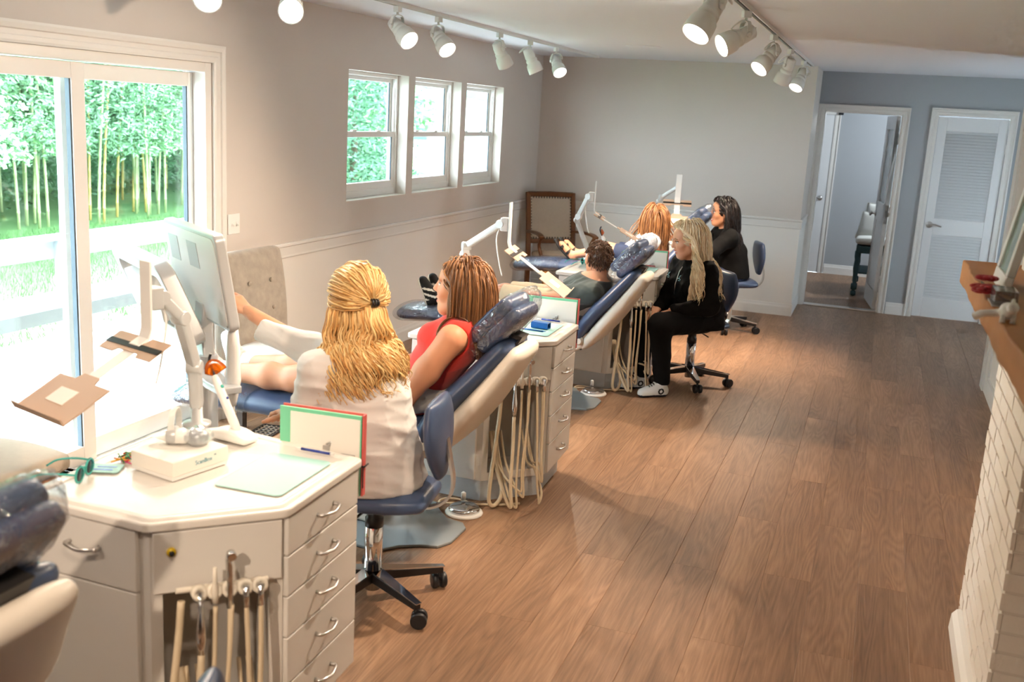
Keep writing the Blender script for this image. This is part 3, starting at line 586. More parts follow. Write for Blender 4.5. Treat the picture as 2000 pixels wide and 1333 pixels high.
# ---- side delivery cabinets
PT = [(1.43, 0.0), (1.85, -.012), (2.107, .235), (2.09, .69), (1.56, .76), (1.42, .62)]
def inset(poly, d):
    out = []; n = len(poly)
    for i in range(n):
        p0, p1, p2 = Vector(poly[i - 1]), Vector(poly[i]), Vector(poly[(i + 1) % n]); e1 = (p1 - p0).normalized(); e2 = (p2 - p1).normalized()
        n1 = Vector((-e1.y, e1.x)); n2 = Vector((-e2.y, e2.x)); b = (n1 + n2).normalized(); out.append(tuple(p1 + b * d / max(0.3, b.dot(n1))))
    return out
def hose_mb(pts, r): return MB().tube(cr(pts, 8), r, 8)
def make_cabinet():
    r = thing('side_cabinet', 'x', 'cabinet', (1.78, 0, 0)); P = [(x - 1.78, y) for x, y in PT]
    top = inset(P, 0.0)
    def rounded(poly, rad=0.02):
        out = []
        for i in range(len(poly)):
            p0, p1, p2 = Vector(poly[i - 1]), Vector(poly[i]), Vector(poly[(i + 1) % len(poly)]); a = p1 + (p0 - p1).normalized() * rad; b = p1 + (p2 - p1).normalized() * rad
            for t in (0, .25, .5, .75, 1): out.append(tuple((1 - t) ** 2 * a + 2 * t * (1 - t) * p1 + t * t * b))
        return out
    ct = MB().prism(rounded(top), 0.772, 0.797); obj('countertop', ct, M_counter, r, 0.006, 3)
    # raised rim round the work surface
    o1, i1 = rounded(inset(P, 0.012)), rounded(inset(P, 0.045)); n = len(o1)
    rm = MB().add([(x, y, 0.797) for x, y in o1] + [(x, y, 0.803) for x, y in rounded(inset(P, 0.02))] + [(x, y, 0.803) for x, y in rounded(inset(P, 0.038))] + [(x, y, 0.797) for x, y in i1], [(a * n + k, a * n + (k + 1) % n, (a + 1) * n + (k + 1) % n, (a + 1) * n + k) for a in range(3) for k in range(n)], True)
    obj('counter_rim', rm, M_counter, r)
    B = inset(P, 0.022); e = (Vector(B[2]) - Vector(B[1])); L = e.length; e.normalize(); nin = Vector((-e.y, e.x))
    q1 = Vector(B[1]) + e * 0.03; q2 = Vector(B[2]) - e * 0.035
    body = [B[0], B[1], tuple(q1), tuple(q1 + nin * 0.2), tuple(q2 + nin * 0.2), tuple(q2), B[2], B[3], B[4], B[5]]
    obj('carcass', MB().prism(body, 0.115, 0.772), M_cab, r)
    nb_ = [tuple(q1), tuple(q2), tuple(q2 + nin * 0.2), tuple(q1 + nin * 0.2)]
    obj('niche_shelf', MB().prism(nb_, 0.115, 0.155), M_cab, r)
    obj('niche_back', MB().prism([tuple(q1 + nin * .19), tuple(q2 + nin * .19), tuple(q2 + nin * .2), tuple(q1 + nin * .2)], 0.155, 0.7), M_cabin, r)
    obj('toe_kick', MB().prism(inset(P, 0.055), 0, 0.115), M_kick, r)
    # apron panel above niche
    a0 = Vector(B[1]) + e * 0.006 - nin * 0.016; a1 = Vector(B[2]) - e * 0.004 - nin * 0.016
    ap = obj('apron_panel', MB().prism([tuple(a0), tuple(a1), tuple(a1 + nin * .016), tuple(a0 + nin * .016)], 0.60, 0.768), M_cab, r, 0.004)
    kp = a0 + e * 0.045
    obj('key_switch', MB().lathe([(0.012, 0), (0.012, 0.006), (0.006, 0.006), (0.006, 0.014)], 14, (kp.x, kp.y, 0.715), (-nin.x, -nin.y, 0)), mat('yellow_ring', srgb(225, 190, 40), 0.4), ap)
    obj('key_core', MB().lathe([(0.0065, 0.01), (0.0065, 0.018), (0, 0.0185)], 12, (kp.x, kp.y, 0.715), (-nin.x, -nin.y, 0)), M_blackpl, ap)
    # side panel drawer line + handle on the P0-P1 face
    s0 = Vector(B[0]); s1 = Vector(B[1]); es = (s1 - s0).normalized(); ns = Vector((es.y, -es.x))
    def panel(name, A, Bp, out, z0, z1, m=M_cab):
        return obj(name, MB().prism([tuple(A + out * .016), tuple(Bp + out * .016), tuple(Bp), tuple(A)], z0, z1), m, r, 0.003)
    def pull(parent, c, d, out, z):
        w = 0.048; pts = [c - d * w, c - d * w + out * .018, c - d * w * .6 + out * .026, c + d * w * .0 + out * .030, c + d * w * .6 + out * .026, c + d * w + out * .018, c + d * w]
        zz = [0, .0, .0, -.003, 0, 0, 0]
        return obj('handle', MB().tube(cr([(p.x, p.y, z + q) for p, q in zip(pts, zz)], 4), [0.0065] * 4 + [0.005] * 17 + [0.0065] * 4, 8), M_nickel, parent)
    dr = panel('drawer', s0 + es * .004, s1 - es * .03, ns, 0.60, 0.768); pull(dr, (s0 + s1) / 2 + ns * .016, es, ns, 0.70)
    panel('side_door', s0 + es * .004, s1 - es * .03, ns, 0.12, 0.596)
    d0 = Vector(B[2]); d1 = Vector(B[3]); ed = (d1 - d0).normalized(); nd = Vector((ed.y, -ed.x)); z = 0.768
    for h in (.113, .119, .122, .144, .150):
        w = panel('drawer', d0 + ed * .002, d1 - ed * .004, nd, z - h + 0.004, z); pull(w, (d0 + d1) / 2 + nd * .016, ed, nd, z - h * 0.45); z -= h
    # instrument rail with holders, instruments and hoses
    rl = bpy.data.objects.new('instrument_rail', None); COL.objects.link(rl); rl.parent = r
    out = -nin; m0 = a0 + e * 0.05 + out * .035; m1 = a1 - e * 0.045 + out * .035; ZR = 0.622
    obj('rail_bar', MB().tube([(m0.x, m0.y, ZR), (m1.x, m1.y, ZR)], 0.008, 10), M_hosew, rl)
    def Q(s, o, z): p = m0 + (m1 - m0) * s + out * o; return (p.x, p.y, z)
    for s in (0.24, 0.40, 0.56, 0.73, 0.89): obj('holder', MB().lathe([(0.012, -.012), (0.021, -.012), (0.021, .012), (0.009, .014), (0.009, 0.006)], 16, Q(s, 0.018, ZR - .004), (out.x, out.y, 0.25)), M_hosew, rl)
    obj('suction_handpiece', MB().tube([Q(.24, .034, ZR + .005), Q(.24, .042, ZR - .05), Q(.24, .045, ZR - .095), Q(.24, .045, ZR - .12), Q(.24, .045, ZR - .16)], [.006, .007, .012, .013, .011], 12), M_chrome, rl)
    obj('saliva_tip', MB().tube([Q(.40, .03, ZR + .065), Q(.40, .03, ZR + .03), Q(.40, .032, ZR), Q(.40, .035, ZR - .03)], [.005, .006, .0085, .0085], 10), M_hosew, rl)
    obj('air_syringe', MB().tube([Q(.57, .055, ZR + .098), Q(.565, .04, ZR + .10), Q(.56, .028, ZR + .088), Q(.56, .03, ZR + .03), Q(.56, .034, ZR - .05)], [.011, .013, .012, .009, .008], 12), M_chrome, rl)
    for s in (.73, .89): obj('coupling', MB().tube([Q(s, .035, ZR + .008), Q(s, .04, ZR - .05)], [.0075, .0085], 10), M_chrome, rl)
    hs = [(.07, -.02, .010, -.10, .02), (.24, .045, .009, -.02, .03), (.40, .035, .006, .10, .02), (.56, .034, .006, .22, .07), (.58, .036, .0055, .05, .10), (.73, .04, .0062, .83, .03), (.89, .04, .0062, .70, .14), (.92, .01, .005, .80, .16)]
    for k, (s, o, rad, s2, zl) in enumerate(hs):
        zt = ZR - (.16 if k == 1 else .04); b = .10 if k else .05
        side = -0.30 if k == 0 else (s2 - s) * 0.4
        pts = [Q(s, o, zt), Q(s + side * .25, o + .02, zt - .16), Q(s + side * .8, o + .045, zl + .12), Q(s + side + .04, o + .055, zl + .02), Q((s + side + s2 + .25) / 2 if k == 0 else (s + s2) / 2 + .05, o + .05, zl), Q(s2 + .25 if k == 0 else s2 + .1, o + .02, zl + .05), Q(s2 + .22 if k == 0 else s2 + .08, -.05, 0.2), Q(s2 + .2 if k == 0 else s2 + .06, -.12, 0.34)]
        obj('hose', hose_mb(pts, rad), M_hose, rl)
    return r
cab0 = make_cabinet(); CABL = ['white wedge shaped cabinet closest to the camera carrying the white product box', 'white wedge shaped cabinet behind the girl in red', 'white wedge shaped cabinet behind the boy in the green shirt', 'white wedge shaped cabinet against the far wall beside the auburn hair']
cabs = []
for k, y in enumerate(CAB_Y):
    c = cab0 if k == 0 else copy_tree(cab0); c.location = (1.78, y, 0); c['label'] = CABL[k]; c['group'] = 'side cabinets in a row'; cabs.append(c)

# foot pedals
def make_pedal():
    r = thing('foot_pedal', 'x', 'foot pedal', (0, 0, 0))
    obj('base', MB().lathe([(0.0, 0), (0.088, 0), (0.09, 0.006), (0.084, 0.014), (0.03, 0.018)], 28), M_whitepl, r)
    obj('disc', MB().lathe([(0.072, 0.014), (0.074, 0.026), (0.066, 0.034), (0.03, 0.040), (0.014, 0.043), (0.0, 0.043)], 28), M_chrome, r)
    obj('stem', MB().lathe([(0.012, 0.04), (0.012, 0.075), (0.006, 0.08)], 12, (-0.03, 0.06, 0)), M_whitepl, r)
    obj('cable', MB().tube(cr([(0.0, 0.085, 0.012), (-.06, 0.13, 0.008), (-.14, 0.11, 0.01), (-.15, 0.05, 0.008), (-.08, 0.04, 0.02), (.02, 0.11, 0.008), (.14, .17, .008), (.2, .22, .008)], 6), 0.006, 8), M_hose, r)
    return r
pd = make_pedal(); pd.location = (1.82, 4.235, 0); pd['label'] = 'chrome disc foot pedal on the floor by the chair of the girl in red'; pd['group'] = 'foot pedals'
p2_ = copy_tree(pd); p2_.location = (1.80, 6.62, 0); p2_['label'] = 'chrome disc foot pedal on the floor by the white and black sneakers'

# ---- operator stools
def make_stool(back=True, bh=0.62):
    r = thing('operator_stool', 'x', 'stool', (0, 0, 0))
    for k in range(5):
        a = k * 2 * PI / 5; d = Vector((math.cos(a), math.sin(a), 0)); L = 0.285
        arm = MB(); q = Matrix.Rotation(a, 4, 'Z')
        arm.add([(0.03, -.03, .125), (0.03, .03, .125), (0.03, .03, .085), (0.03, -.03, .085), (L, -.014, .095), (L, .014, .095), (L, .014, .07), (L, -.014, .07)], [(0, 1, 2, 3), (7, 6, 5, 4), (0, 4, 5, 1), (1, 5, 6, 2), (2, 6, 7, 3), (3, 7, 4, 0)]).xf(q)
        leg = obj('leg', arm, M_darkmetal, r, 0.004)
        cp = MB().add([(0.03, -.026, .127), (0.03, .026, .127), (L + .006, .0125, .098), (L + .006, -.0125, .098), (0.03, -.026, .1235), (0.03, .026, .1235), (L + .006, .0125, .094), (L + .006, -.0125, .094)], [(0, 3, 2, 1), (4, 5, 6, 7), (0, 1, 5, 4), (1, 2, 6, 5), (2, 3, 7, 6), (3, 0, 4, 7)]).xf(q)
        obj('leg_top', cp, M_chrome, leg)
        c = d * (L - 0.01); ca = a + 1.0 + k * 0.7; w = Vector((math.cos(ca), math.sin(ca), 0))
        cs = MB().tube([(c.x, c.y, .075), (c.x, c.y, .04)], 0.008, 8)
        for s in (-1, 1): cs.lathe([(0.028, -.011), (0.031, -.007), (0.031, .007), (0.028, .011), (0.012, 0.012)], 18, (c.x + w.x * .017 * s + w.y * .012, c.y + w.y * .017 * s - w.x * .012, .0315), (w.x, w.y, 0))
        obj('caster', cs, M_blackpl, r)
    obj('gas_column', MB().lathe([(0.0, .045), (0.03, .045), (0.03, .12), (0.034, .12), (0.034, .30), (0.03, .302), (0.03, .315)], 20), M_chrome, r)
    obj('column_collar', MB().lathe([(0.035, .30), (0.035, .335), (0.03, .34), (0.03, .39), (0.09, .395), (0.09, .405)], 20), M_blackpl, r)
    st = [((-0.195, 0, 0.445), (0, 0, 1), .15, .036), ((-0.1, 0, 0.448), (0, 0, 1), .205, .042), ((0.03, 0, 0.45), (0, 0, 1), .215, .042), ((0.13, 0, 0.447), (0, 0, 1), .20, .04), ((0.20, 0, 0.44), (.1, 0, 1), .165, .034)]
    obj('seat', loft(capped(st), 28, 3), M_blue, r, sub=1)
    if back:
        obj('back_strut', MB().strip(cr([(-0.1, 0, .40), (-0.22, 0, .405), (-0.285, 0, .45), (-0.30, 0, .52), (-0.285, 0, .60), (-0.27, 0, .68)], 5), 0.035, 0.009, (0, 1, 0)), M_nickel, r)
        nr = Vector((1, 0, -0.10)); bk = [((-0.25, 0, .545), nr, .055, .022), ((-0.245, 0, .60), nr, .11, .030), ((-0.24, 0, .67), nr, .155, .034), ((-0.235, 0, .745), nr, .165, .034), ((-0.23, 0, .80), nr, .135, .030)]
        obj('backrest', loft(capped(bk), 28, 2.4), M_blue, r, sub=1)
    obj('tilt_lever', MB().tube([(0, 0.1, .40), (0.02, 0.24, .395)], 0.005, 8), M_blackpl, r)
    return r
st0 = make_stool(); st0.location = (1.83, 3.28, 0); st0.rotation_euler = (0, 0, math.radians(188)); tag(st0, 'slate blue stool under the woman in the white coat', 'stool', 'operator stools')
st1 = copy_tree(st0); st1.location = (2.33, 7.29, 0); st1.rotation_euler = (0, 0, math.radians(221)); st1['label'] = 'slate blue stool under the blonde woman in black'
st2 = copy_tree(st0); st2.location = (2.29, 9.48, 0); st2.rotation_euler = (0, 0, math.radians(203)); st2['label'] = 'slate blue stool under the dark haired woman by the far wall'
st3 = copy_tree(st0); st3.location = (2.244, 1.268, 0); st3.rotation_euler = (0, 0, math.radians(200)); st3['label'] = 'empty slate blue stool peeking in at the bottom edge'
# ================================================================ TRACK LIGHTS
def make_lamp(label, loc, aim, lit=True, power=1.0, cable=1):
    az = math.atan2(aim[1], aim[0]); r = thing('track_spotlight', label, 'spotlight', loc, az, 'white track spotlights')
    aim = Vector(aim).normalized(); d = Vector((math.hypot(aim.x, aim.y), 0, aim.z)); pv = Vector((0, 0, -0.118))
    obj('adapter', MB().box(-.022, .022, -.016, .016, -.035, 0).lathe([(.008, -.05), (.008, -.035)], 10), M_white_lamp, r, 0.002)
    y = 0.043
    obj('yoke', MB().strip(cr([(0, -y, -.124), (0, -y, -.085), (0, -y * .75, -.058), (0, 0, -.05), (0, y * .75, -.058), (0, y, -.085), (0, y, -.124)], 4), 0.024, 0.004, (1, 0, 0)).lathe([(.014, 0), (.014, .008), (.009, .011)], 14, (0, -y - .001, -.118), (0, -1, 0)).lathe([(.014, 0), (.014, .008), (.009, .011)], 14, (0, y + .001, -.118), (0, 1, 0)), M_white_lamp, r)
    b0 = pv - d * 0.055
    prof = [(0, 0), (.028, 0), (.036, .006), (.041, .05), (.043, .072), (.0405, .076), (.0405, .084), (.046, .088), (.047, .104), (.0445, .108), (.0445, .114), (.056, .128), (.059, .15), (.061, .196), (.057, .197), (.0565, .188), (.045, .188)]
    obj('housing', MB().lathe(prof, 28, b0, d), M_white_lamp, r)
    obj('lens', MB().lathe([(0, .1865), (.055, .1865), (.055, .189), (0, .190)], 28, b0, d), M_lampface if lit else M_lampoff, r)
    s = -cable; obj('cord', MB().tube(cr([(0, 0, -.045), (-.05 * cable, .02, -.06), (-.085 * cable, .02, -.10), tuple(b0 + Vector((0, .012, .01)) - d * .005)], 5), .004, 6), M_white_lamp, r)
    if lit:
        L = bpy.data.lights.new('spot', 'SPOT'); L.energy = LAMP_W * power; L.color = LAMP_COL; L.spot_size = math.radians(70 if loc[0] < 1.5 else 84); L.spot_blend = 0.75; L.shadow_soft_size = 0.035
        lo = bpy.data.objects.new('spot_light', L); COL.objects.link(lo); lo.parent = r; lo.location = b0 + d * 0.20; lo.rotation_euler = d.to_track_quat('-Z', 'Y').to_euler()
    return r
def track(label, x, y0, y1):
    t = thing('light_track', label, 'light track', (x, (y0 + y1) / 2, H)); h = (y1 - y0) / 2
    obj('channel', MB().prism([(-.018, -.022), (-.012, -.022), (-.012, -.006), (.012, -.006), (.012, -.022), (.018, -.022), (.018, 0), (-.018, 0)], -h, h, 'y'), M_white_lamp, t)
    obj('contact_slot', MB().box(-.012, .012, -h + .005, h - .005, -.010, -.0055), M_darkmetal, t); return t
track('white ceiling track along the window wall', 0.67, -1.5, 10.25); track('white ceiling track along the aisle', 2.725, -1.5, 10.42)
LL = [(-0.9, (.62, .25, -.75), 1, 'unseen spotlight on the window track far behind the camera'), (0.5, (.6, .3, -.74), 1, 'unseen spotlight on the window track behind the camera'), (1.8, (.62, .1, -.78), 1, 'unseen spotlight on the window track above the corner chair'),  # this row: unseen lamps placed to light the foreground
      (3.90, (.45, -.75, -.45), 1, 'lit white spotlight cut by the top edge above the sliding door'), (4.55, (.48, -.80, -.32), 1, 'lit white spotlight right of the sliding door top'),
      (5.72, (.74, -.34, -.56), 1, 'lit spotlight above the first window on the window track'), (6.32, (.66, -.38, -.64), 1, 'lit spotlight above the middle window on the window track'), (7.45, (.26, .49, -.83), 1, 'spotlight turned away above the last window'),
      (8.16, (.40, .15, -.85), 1, 'spotlight seen side on between the last two window track lamps'), (8.87, (.5, -.51, -.70), 1, 'lit spotlight closest to the room corner')]
for y, aim, lit, lab in LL: make_lamp(lab, (0.67, y, H - .022), aim, True, {-0.9: 0.5, 0.5: 0.3, 1.8: 0.1, 3.90: 0.5, 4.55: 0.55}.get(y, 1.0), 1 if int(y * 10) % 2 else -1)
RL = [(-0.6, (-.24, .75, -.55), 1, 'unseen spotlight on the aisle track far behind the camera'), (0.9, (-.5, .6, -.62), 1, 'unseen spotlight on the aisle track behind the camera'), (2.5, (-.64, .36, -.67), 1, 'unseen spotlight on the aisle track overhead'),  # this row: unseen lamps placed to light the near cabinet and left wall
      (4.29, (-.34, -.50, -.78), 1, 'largest lit spotlight on the aisle track'), (5.55, (-.72, -.52, -.45), 1, 'second lit spotlight on the aisle track with a steep sideways tilt'), (6.92, (-.46, -.52, -.70), 1, 'third lit spotlight on the aisle track'),
      (8.13, (-.34, .26, -.86), 1, 'fourth spotlight on the aisle track showing its back'), (9.46, (-.28, -.5, -.8), 1, 'last lit spotlight on the aisle track by the hall')]
for y, aim, lit, lab in RL: make_lamp(lab, (2.755 if 4 < y < 5 else 2.72, y, H - .022), aim, True, {-0.6: 1.08, 0.9: 0.25, 2.5: 0.32}.get(y, 1.04), -1 if int(y * 10) % 2 else 1)
sp = thing('ceiling_speaker', 'round flush speaker grille in the ceiling', 'speaker', (1.48, 8.71, H)); obj('grille', MB().lathe([(0.0, -.006), (.135, -.006), (.145, -.004), (.15, 0)], 36), M_ceil, sp)
# light switch
sw = thing('light_switch', 'white double toggle switch plate beside the sliding door', 'switch', (0, 5.04, 1.135)); obj('plate', MB().box(0, .006, -.057, .057, -.058, .058), M_whitepl, sw, .003)
for s in (-.023, .023): obj('toggle', MB().box(.005, .008, s - .006, s + .006, -.013, .013).add([(.006, s - .004, -.004), (.006, s + .004, -.004), (.022, s + .003, -.012), (.022, s - .003, -.012), (.006, s - .004, .006), (.006, s + .004, .006), (.022, s + .003, -.005), (.022, s - .003, -.005)], [(0, 1, 2, 3), (7, 6, 5, 4), (0, 4, 5, 1), (1, 5, 6, 2), (2, 6, 7, 3), (3, 7, 4, 0)]), M_whitepl, sw)
# floor vent
gv = thing('floor_vent', 'dark metal floor grate in front of the grey chair', 'vent', (0.36, 4.80, 0.0)); gv.rotation_euler = (0, 0, .1)
obj('frame', MB().box(-.075, .075, -.15, -.135, 0, .006).box(-.075, .075, .135, .15, 0, .006).box(-.075, -.06, -.135, .135, 0, .006).box(.06, .075, -.135, .135, 0, .006), M_darkmetal, gv)
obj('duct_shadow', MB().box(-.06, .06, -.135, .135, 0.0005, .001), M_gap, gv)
for k in range(8): obj('bar', MB().box(-.06, .06, -.125 + k * .034, -.117 + k * .034, .001, .005), M_nickel, gv)
for k in range(4): obj('bar', MB().box(-.045 + k * .03 - .004, -.045 + k * .03 + .004, -.135, .135, .001, .005), M_nickel, gv)

# ================================================================ FIREPLACE
fp = thing('fireplace', 'white painted brick fireplace with thick wooden mantel', 'fireplace', (XW, 3.0, 0)); FX = 3.97 - XW; FY = [1.2 - 3.0, 1.75 - 3.0, 3.22 - 3.0, 4.14 - 3.0]
co = MB(); c_ = 0.006; X0 = -.003
co.box(FX + c_, X0, FY[2] + c_, FY[3] - c_, 0, 1.31); co.box(FX + c_, X0, FY[0], FY[1] - c_, 0, 1.31); co.box(FX + c_, X0, FY[1] - c_, FY[2] + c_, 0.95, 1.31); co.box(-.06, X0, FY[1], FY[2], 0, .95); co.box(FX + .02, -.003, FY[0], FY[3] - .01, 1.395, H - .004)
obj('masonry_core', co, M_mortar, fp)
BH, BL_, G = 0.0655, 0.203, 0.010
bm_ = MB().box(0, .012, 0, BL_, 0, BH - G); bme = bm_.mesh('brick', M_brick); weld(bme)
rb = random.Random(3)
def brick(loc, s, rz=0):
    o = bpy.data.objects.new('brick', bme); COL.objects.link(o); o.parent = fp; o.location = (loc[0] + rb.uniform(-.002, .002), loc[1], loc[2]); o.scale = (1, s, 1); o.rotation_euler = (0, rb.uniform(-.02, .02), rz)
    md = None
for c in range(20):
    z = c * BH + .004
    if z + BH > 1.31: break
    y = FY[2] - (0 if c % 2 else BL_ * .5); first = True
    while y < FY[3] - .01:
        a = max(y, FY[2]); b = min(y + BL_, FY[3] - .0 + (0.004 if c % 2 else -.006))
        if b - a > .03: brick((FX - .003, a, z), (b - a - G) / BL_)
        y += BL_ + .0
    # inner jamb of the firebox, facing the opening
    x = 0.0
    if z < .95 - BH * .5:
        x = FX + (0 if c % 2 else -.1)
        while x < -.06:
            a = max(x, FX); b = min(x + BL_, -.06)
            if b - a > .03: brick((b, FY[2] + .002, z), (b - a - G) / BL_, PI / 2)
            x += BL_
    if z > .95:
        y = FY[1]
        while y < FY[2] - .02:
            b = min(y + BL_, FY[2]); brick((FX - .003, y, z), (b - y - G) / BL_); y += BL_
mm = MB(); n = 60; r2 = random.Random(9)
ring = lambda j: [(FX - .17 + j[0], 1.315 + j[1]), (-.003, 1.315), (-.003, 1.402), (FX - .17 + j[2], 1.402 + j[3])]
vs = []; L0, L1 = FY[0] - .1, FY[3] + .11
for k in range(n + 1):
    yy = L0 + (L1 - L0) * k / n; j = [.0025 * math.sin(yy * 9) + r2.uniform(-.0025, .0025), .0015 * math.sin(yy * 13 + 1), .0035 * math.sin(yy * 11 + 2) + r2.uniform(-.003, .003), r2.uniform(-.002, .001)]
    vs += [(p[0], yy, p[1]) for p in ring(j)]
fs = [(3, 2, 1, 0), tuple(n * 4 + q for q in range(4))] + [(k * 4 + q, k * 4 + (q + 1) % 4, k * 4 + 4 + (q + 1) % 4, k * 4 + 4 + q) for k in range(n) for q in range(4)]
obj('mantel_beam', MB().add(vs, fs), M_mantel, fp, .006)
obj('base_trim', MB().prism([(FX - .04, 0), (FX - .003, 0), (FX - .003, .085), (FX - .02, .08), (FX - .036, .06)], FY[2] - .3, FY[3] - .1, 'y'), M_white, fp)
# things on the mantel
pf = thing('picture_frame', 'white picture frame leaning on the wooden mantel', 'picture frame', (3.862, 3.535, 1.402), 0)
fr = MB(); w, h = .15, .36
tilt = Matrix.Rotation(math.radians(9.5), 4, 'Y')
for i, (a, b, c, d) in enumerate(((-w, w, 0, .05), (-w, w, h, h + .05), (-w, -w + .045, .05, h), (w - .045, w, .05, h))): obj('frame_side', MB().box(-.012, .012, a, b, c, d).xf(tilt), M_whitepl, pf, .004)
obj('picture', MB().box(-.004, .008, -w + .04, w - .04, .045, h + .005).xf(tilt), mat('photo_print', srgb(120, 150, 138), 0.12, var=.6, vscale=9), pf)
fx = thing('red_flower_sprig', 'red artificial flower sprig on the mantel', 'decoration', (3.80, 3.33 + 0 * 2.917, 1.402)); rr = random.Random(4)
for k in range(9):
    a = k * 0.7; p = Vector((rr.uniform(-.02, .012), rr.uniform(-.10, .10), rr.uniform(.012, .05)))
    pm_ = MB()
    for q in range(5):
        t_ = q * 1.257 + a; pm_.ell((p.x + .016 * math.cos(t_), p.y + .016 * math.sin(t_), p.z), (.016, .016, .007), 8, 5)
    obj('petal', pm_, mat('red_petal', srgb(170, 40, 50), 0.5), fx)
obj('stem', MB().tube([(0.05, -.14, .008), (.02, 0, .012), (.0, .13, .02)], .003, 6), M_bark, fx)
ba = thing('acrylic_block', 'small clear acrylic block on the mantel by the flowers', 'ornament', (3.835, 3.16, 1.402)); obj('block', MB().box(-.03, .03, -.06, .06, 0, .045), mat('acrylic', srgb(200, 205, 215), .1, trans=.8), ba, .004); obj('plinth', MB().box(-.035, .035, -.065, .065, 0, .005), M_greypl, ba)
an = thing('white_figurine', 'white ceramic animal figurine with a long tail on the mantel', 'figurine', (3.813, 2.856, 1.402)); fg = MB().ell((0, 0, .028), (.022, .034, .022), 14, 10).ell((0.005, -.038, .042), (.015, .017, .016), 12, 8).ell((0.005, -.035, .058), (.005, .007, .008), 8, 6)
obj('body', fg, M_whitepl, an); obj('tail', MB().tube(cr([(0, .03, .022), (-.02, .055, .012), (-.05, .05, .008), (-.07, .06, -.004)], 5), [.010] * 6 + [.009] * 5 + [.011] * 5, 8), M_whitepl, an)
for s in (-.012, .012): obj('leg', MB().tube([(s, -.02, .02), (s, -.024, .0)], .007, 8), M_whitepl, an)

# ================================================================ SEATING BY THE WALLS
def upholstered(label, loc, rz):
    r = thing('tufted_chair', label, 'chair', loc, rz)      # local +x = front
    sc = [((-.26, 0, .43), (0, 0, 1), .27, .06), ((-.1, 0, .435), (0, 0, 1), .285, .066), ((.12, 0, .437), (0, 0, 1), .29, .068), ((.28, 0, .43), (0, 0, 1), .28, .062)]
    obj('seat', loft(capped(sc), 28, 4), M_suede, r, sub=1)
    nr = Vector((1, 0, .10)); bk = [((-.29, 0, .42), nr, .245, .05), ((-.30, 0, .6), nr, .255, .052), ((-.325, 0, .8), nr, .265, .05), ((-.355, 0, .965), nr, .268, .04)]
    obj('backrest', loft(capped(bk), 28, 5), M_suede, r, sub=1)
    for yy in (-.1, .1):
        for zz in (.66, .82): obj('button', MB().ell((-.262 - (zz - .6) * .12 + .012, yy, zz), (.007, .014, .014), 10, 8), M_suede, r)
    nails = MB()
    for k in range(17): nails.ell((-.27 + k * .036, -.288, .392), (.006, .004, .006), 6, 4); nails.ell((-.27 + k * .036, .288, .392), (.006, .004, .006), 6, 4)
    for k in range(14): nails.ell((.342, -.25 + k * .0385, .385), (.004, .006, .006), 6, 4)
    o = obj('nailhead_trim', nails, M_nickel, r); o['kind'] = 'stuff'
    for x in (-.24, .25):
        for y in (-.22, .22): obj('leg', MB().prism([(x - .02, y - .02), (x + .02, y - .02), (x + .02, y + .02), (x - .02, y + .02)], 0, .385), mat('dark_leg', srgb(60, 50, 44), .5), r)
    return r
upholstered('grey tufted side chair with nailhead trim beside the sliding door', (0.46, 5.02, 0), math.radians(-4))
ot = thing('upholstered_bench', 'pale upholstered bench with wooden apron beside the first cabinet', 'bench', (0.43, 2.615, 0))
sc = [((-.20, 0, .44), (0, 0, 1), .405, .045), ((0, 0, .45), (0, 0, 1), .415, .052), ((.20, 0, .44), (0, 0, 1), .405, .045)]
obj('cushion', loft(capped(sc), 32, 6), M_beige, ot, sub=1)
for nm, bx in (('apron', (-.235, .235, -.415, -.385)), ('apron', (-.235, .235, .385, .415)), ('apron', (.205, .235, -.385, .385)), ('apron', (-.235, -.205, -.385, .385))): obj(nm, MB().box(bx[0], bx[1], bx[2], bx[3], .305, .40), M_mantel, ot, .003)
for x in (-.21, .21):
    for y in (-.385, .385): obj('leg', MB().box(x - .028, x + .028, y - .035, y + .035, 0, .40), M_wood, ot, .003)
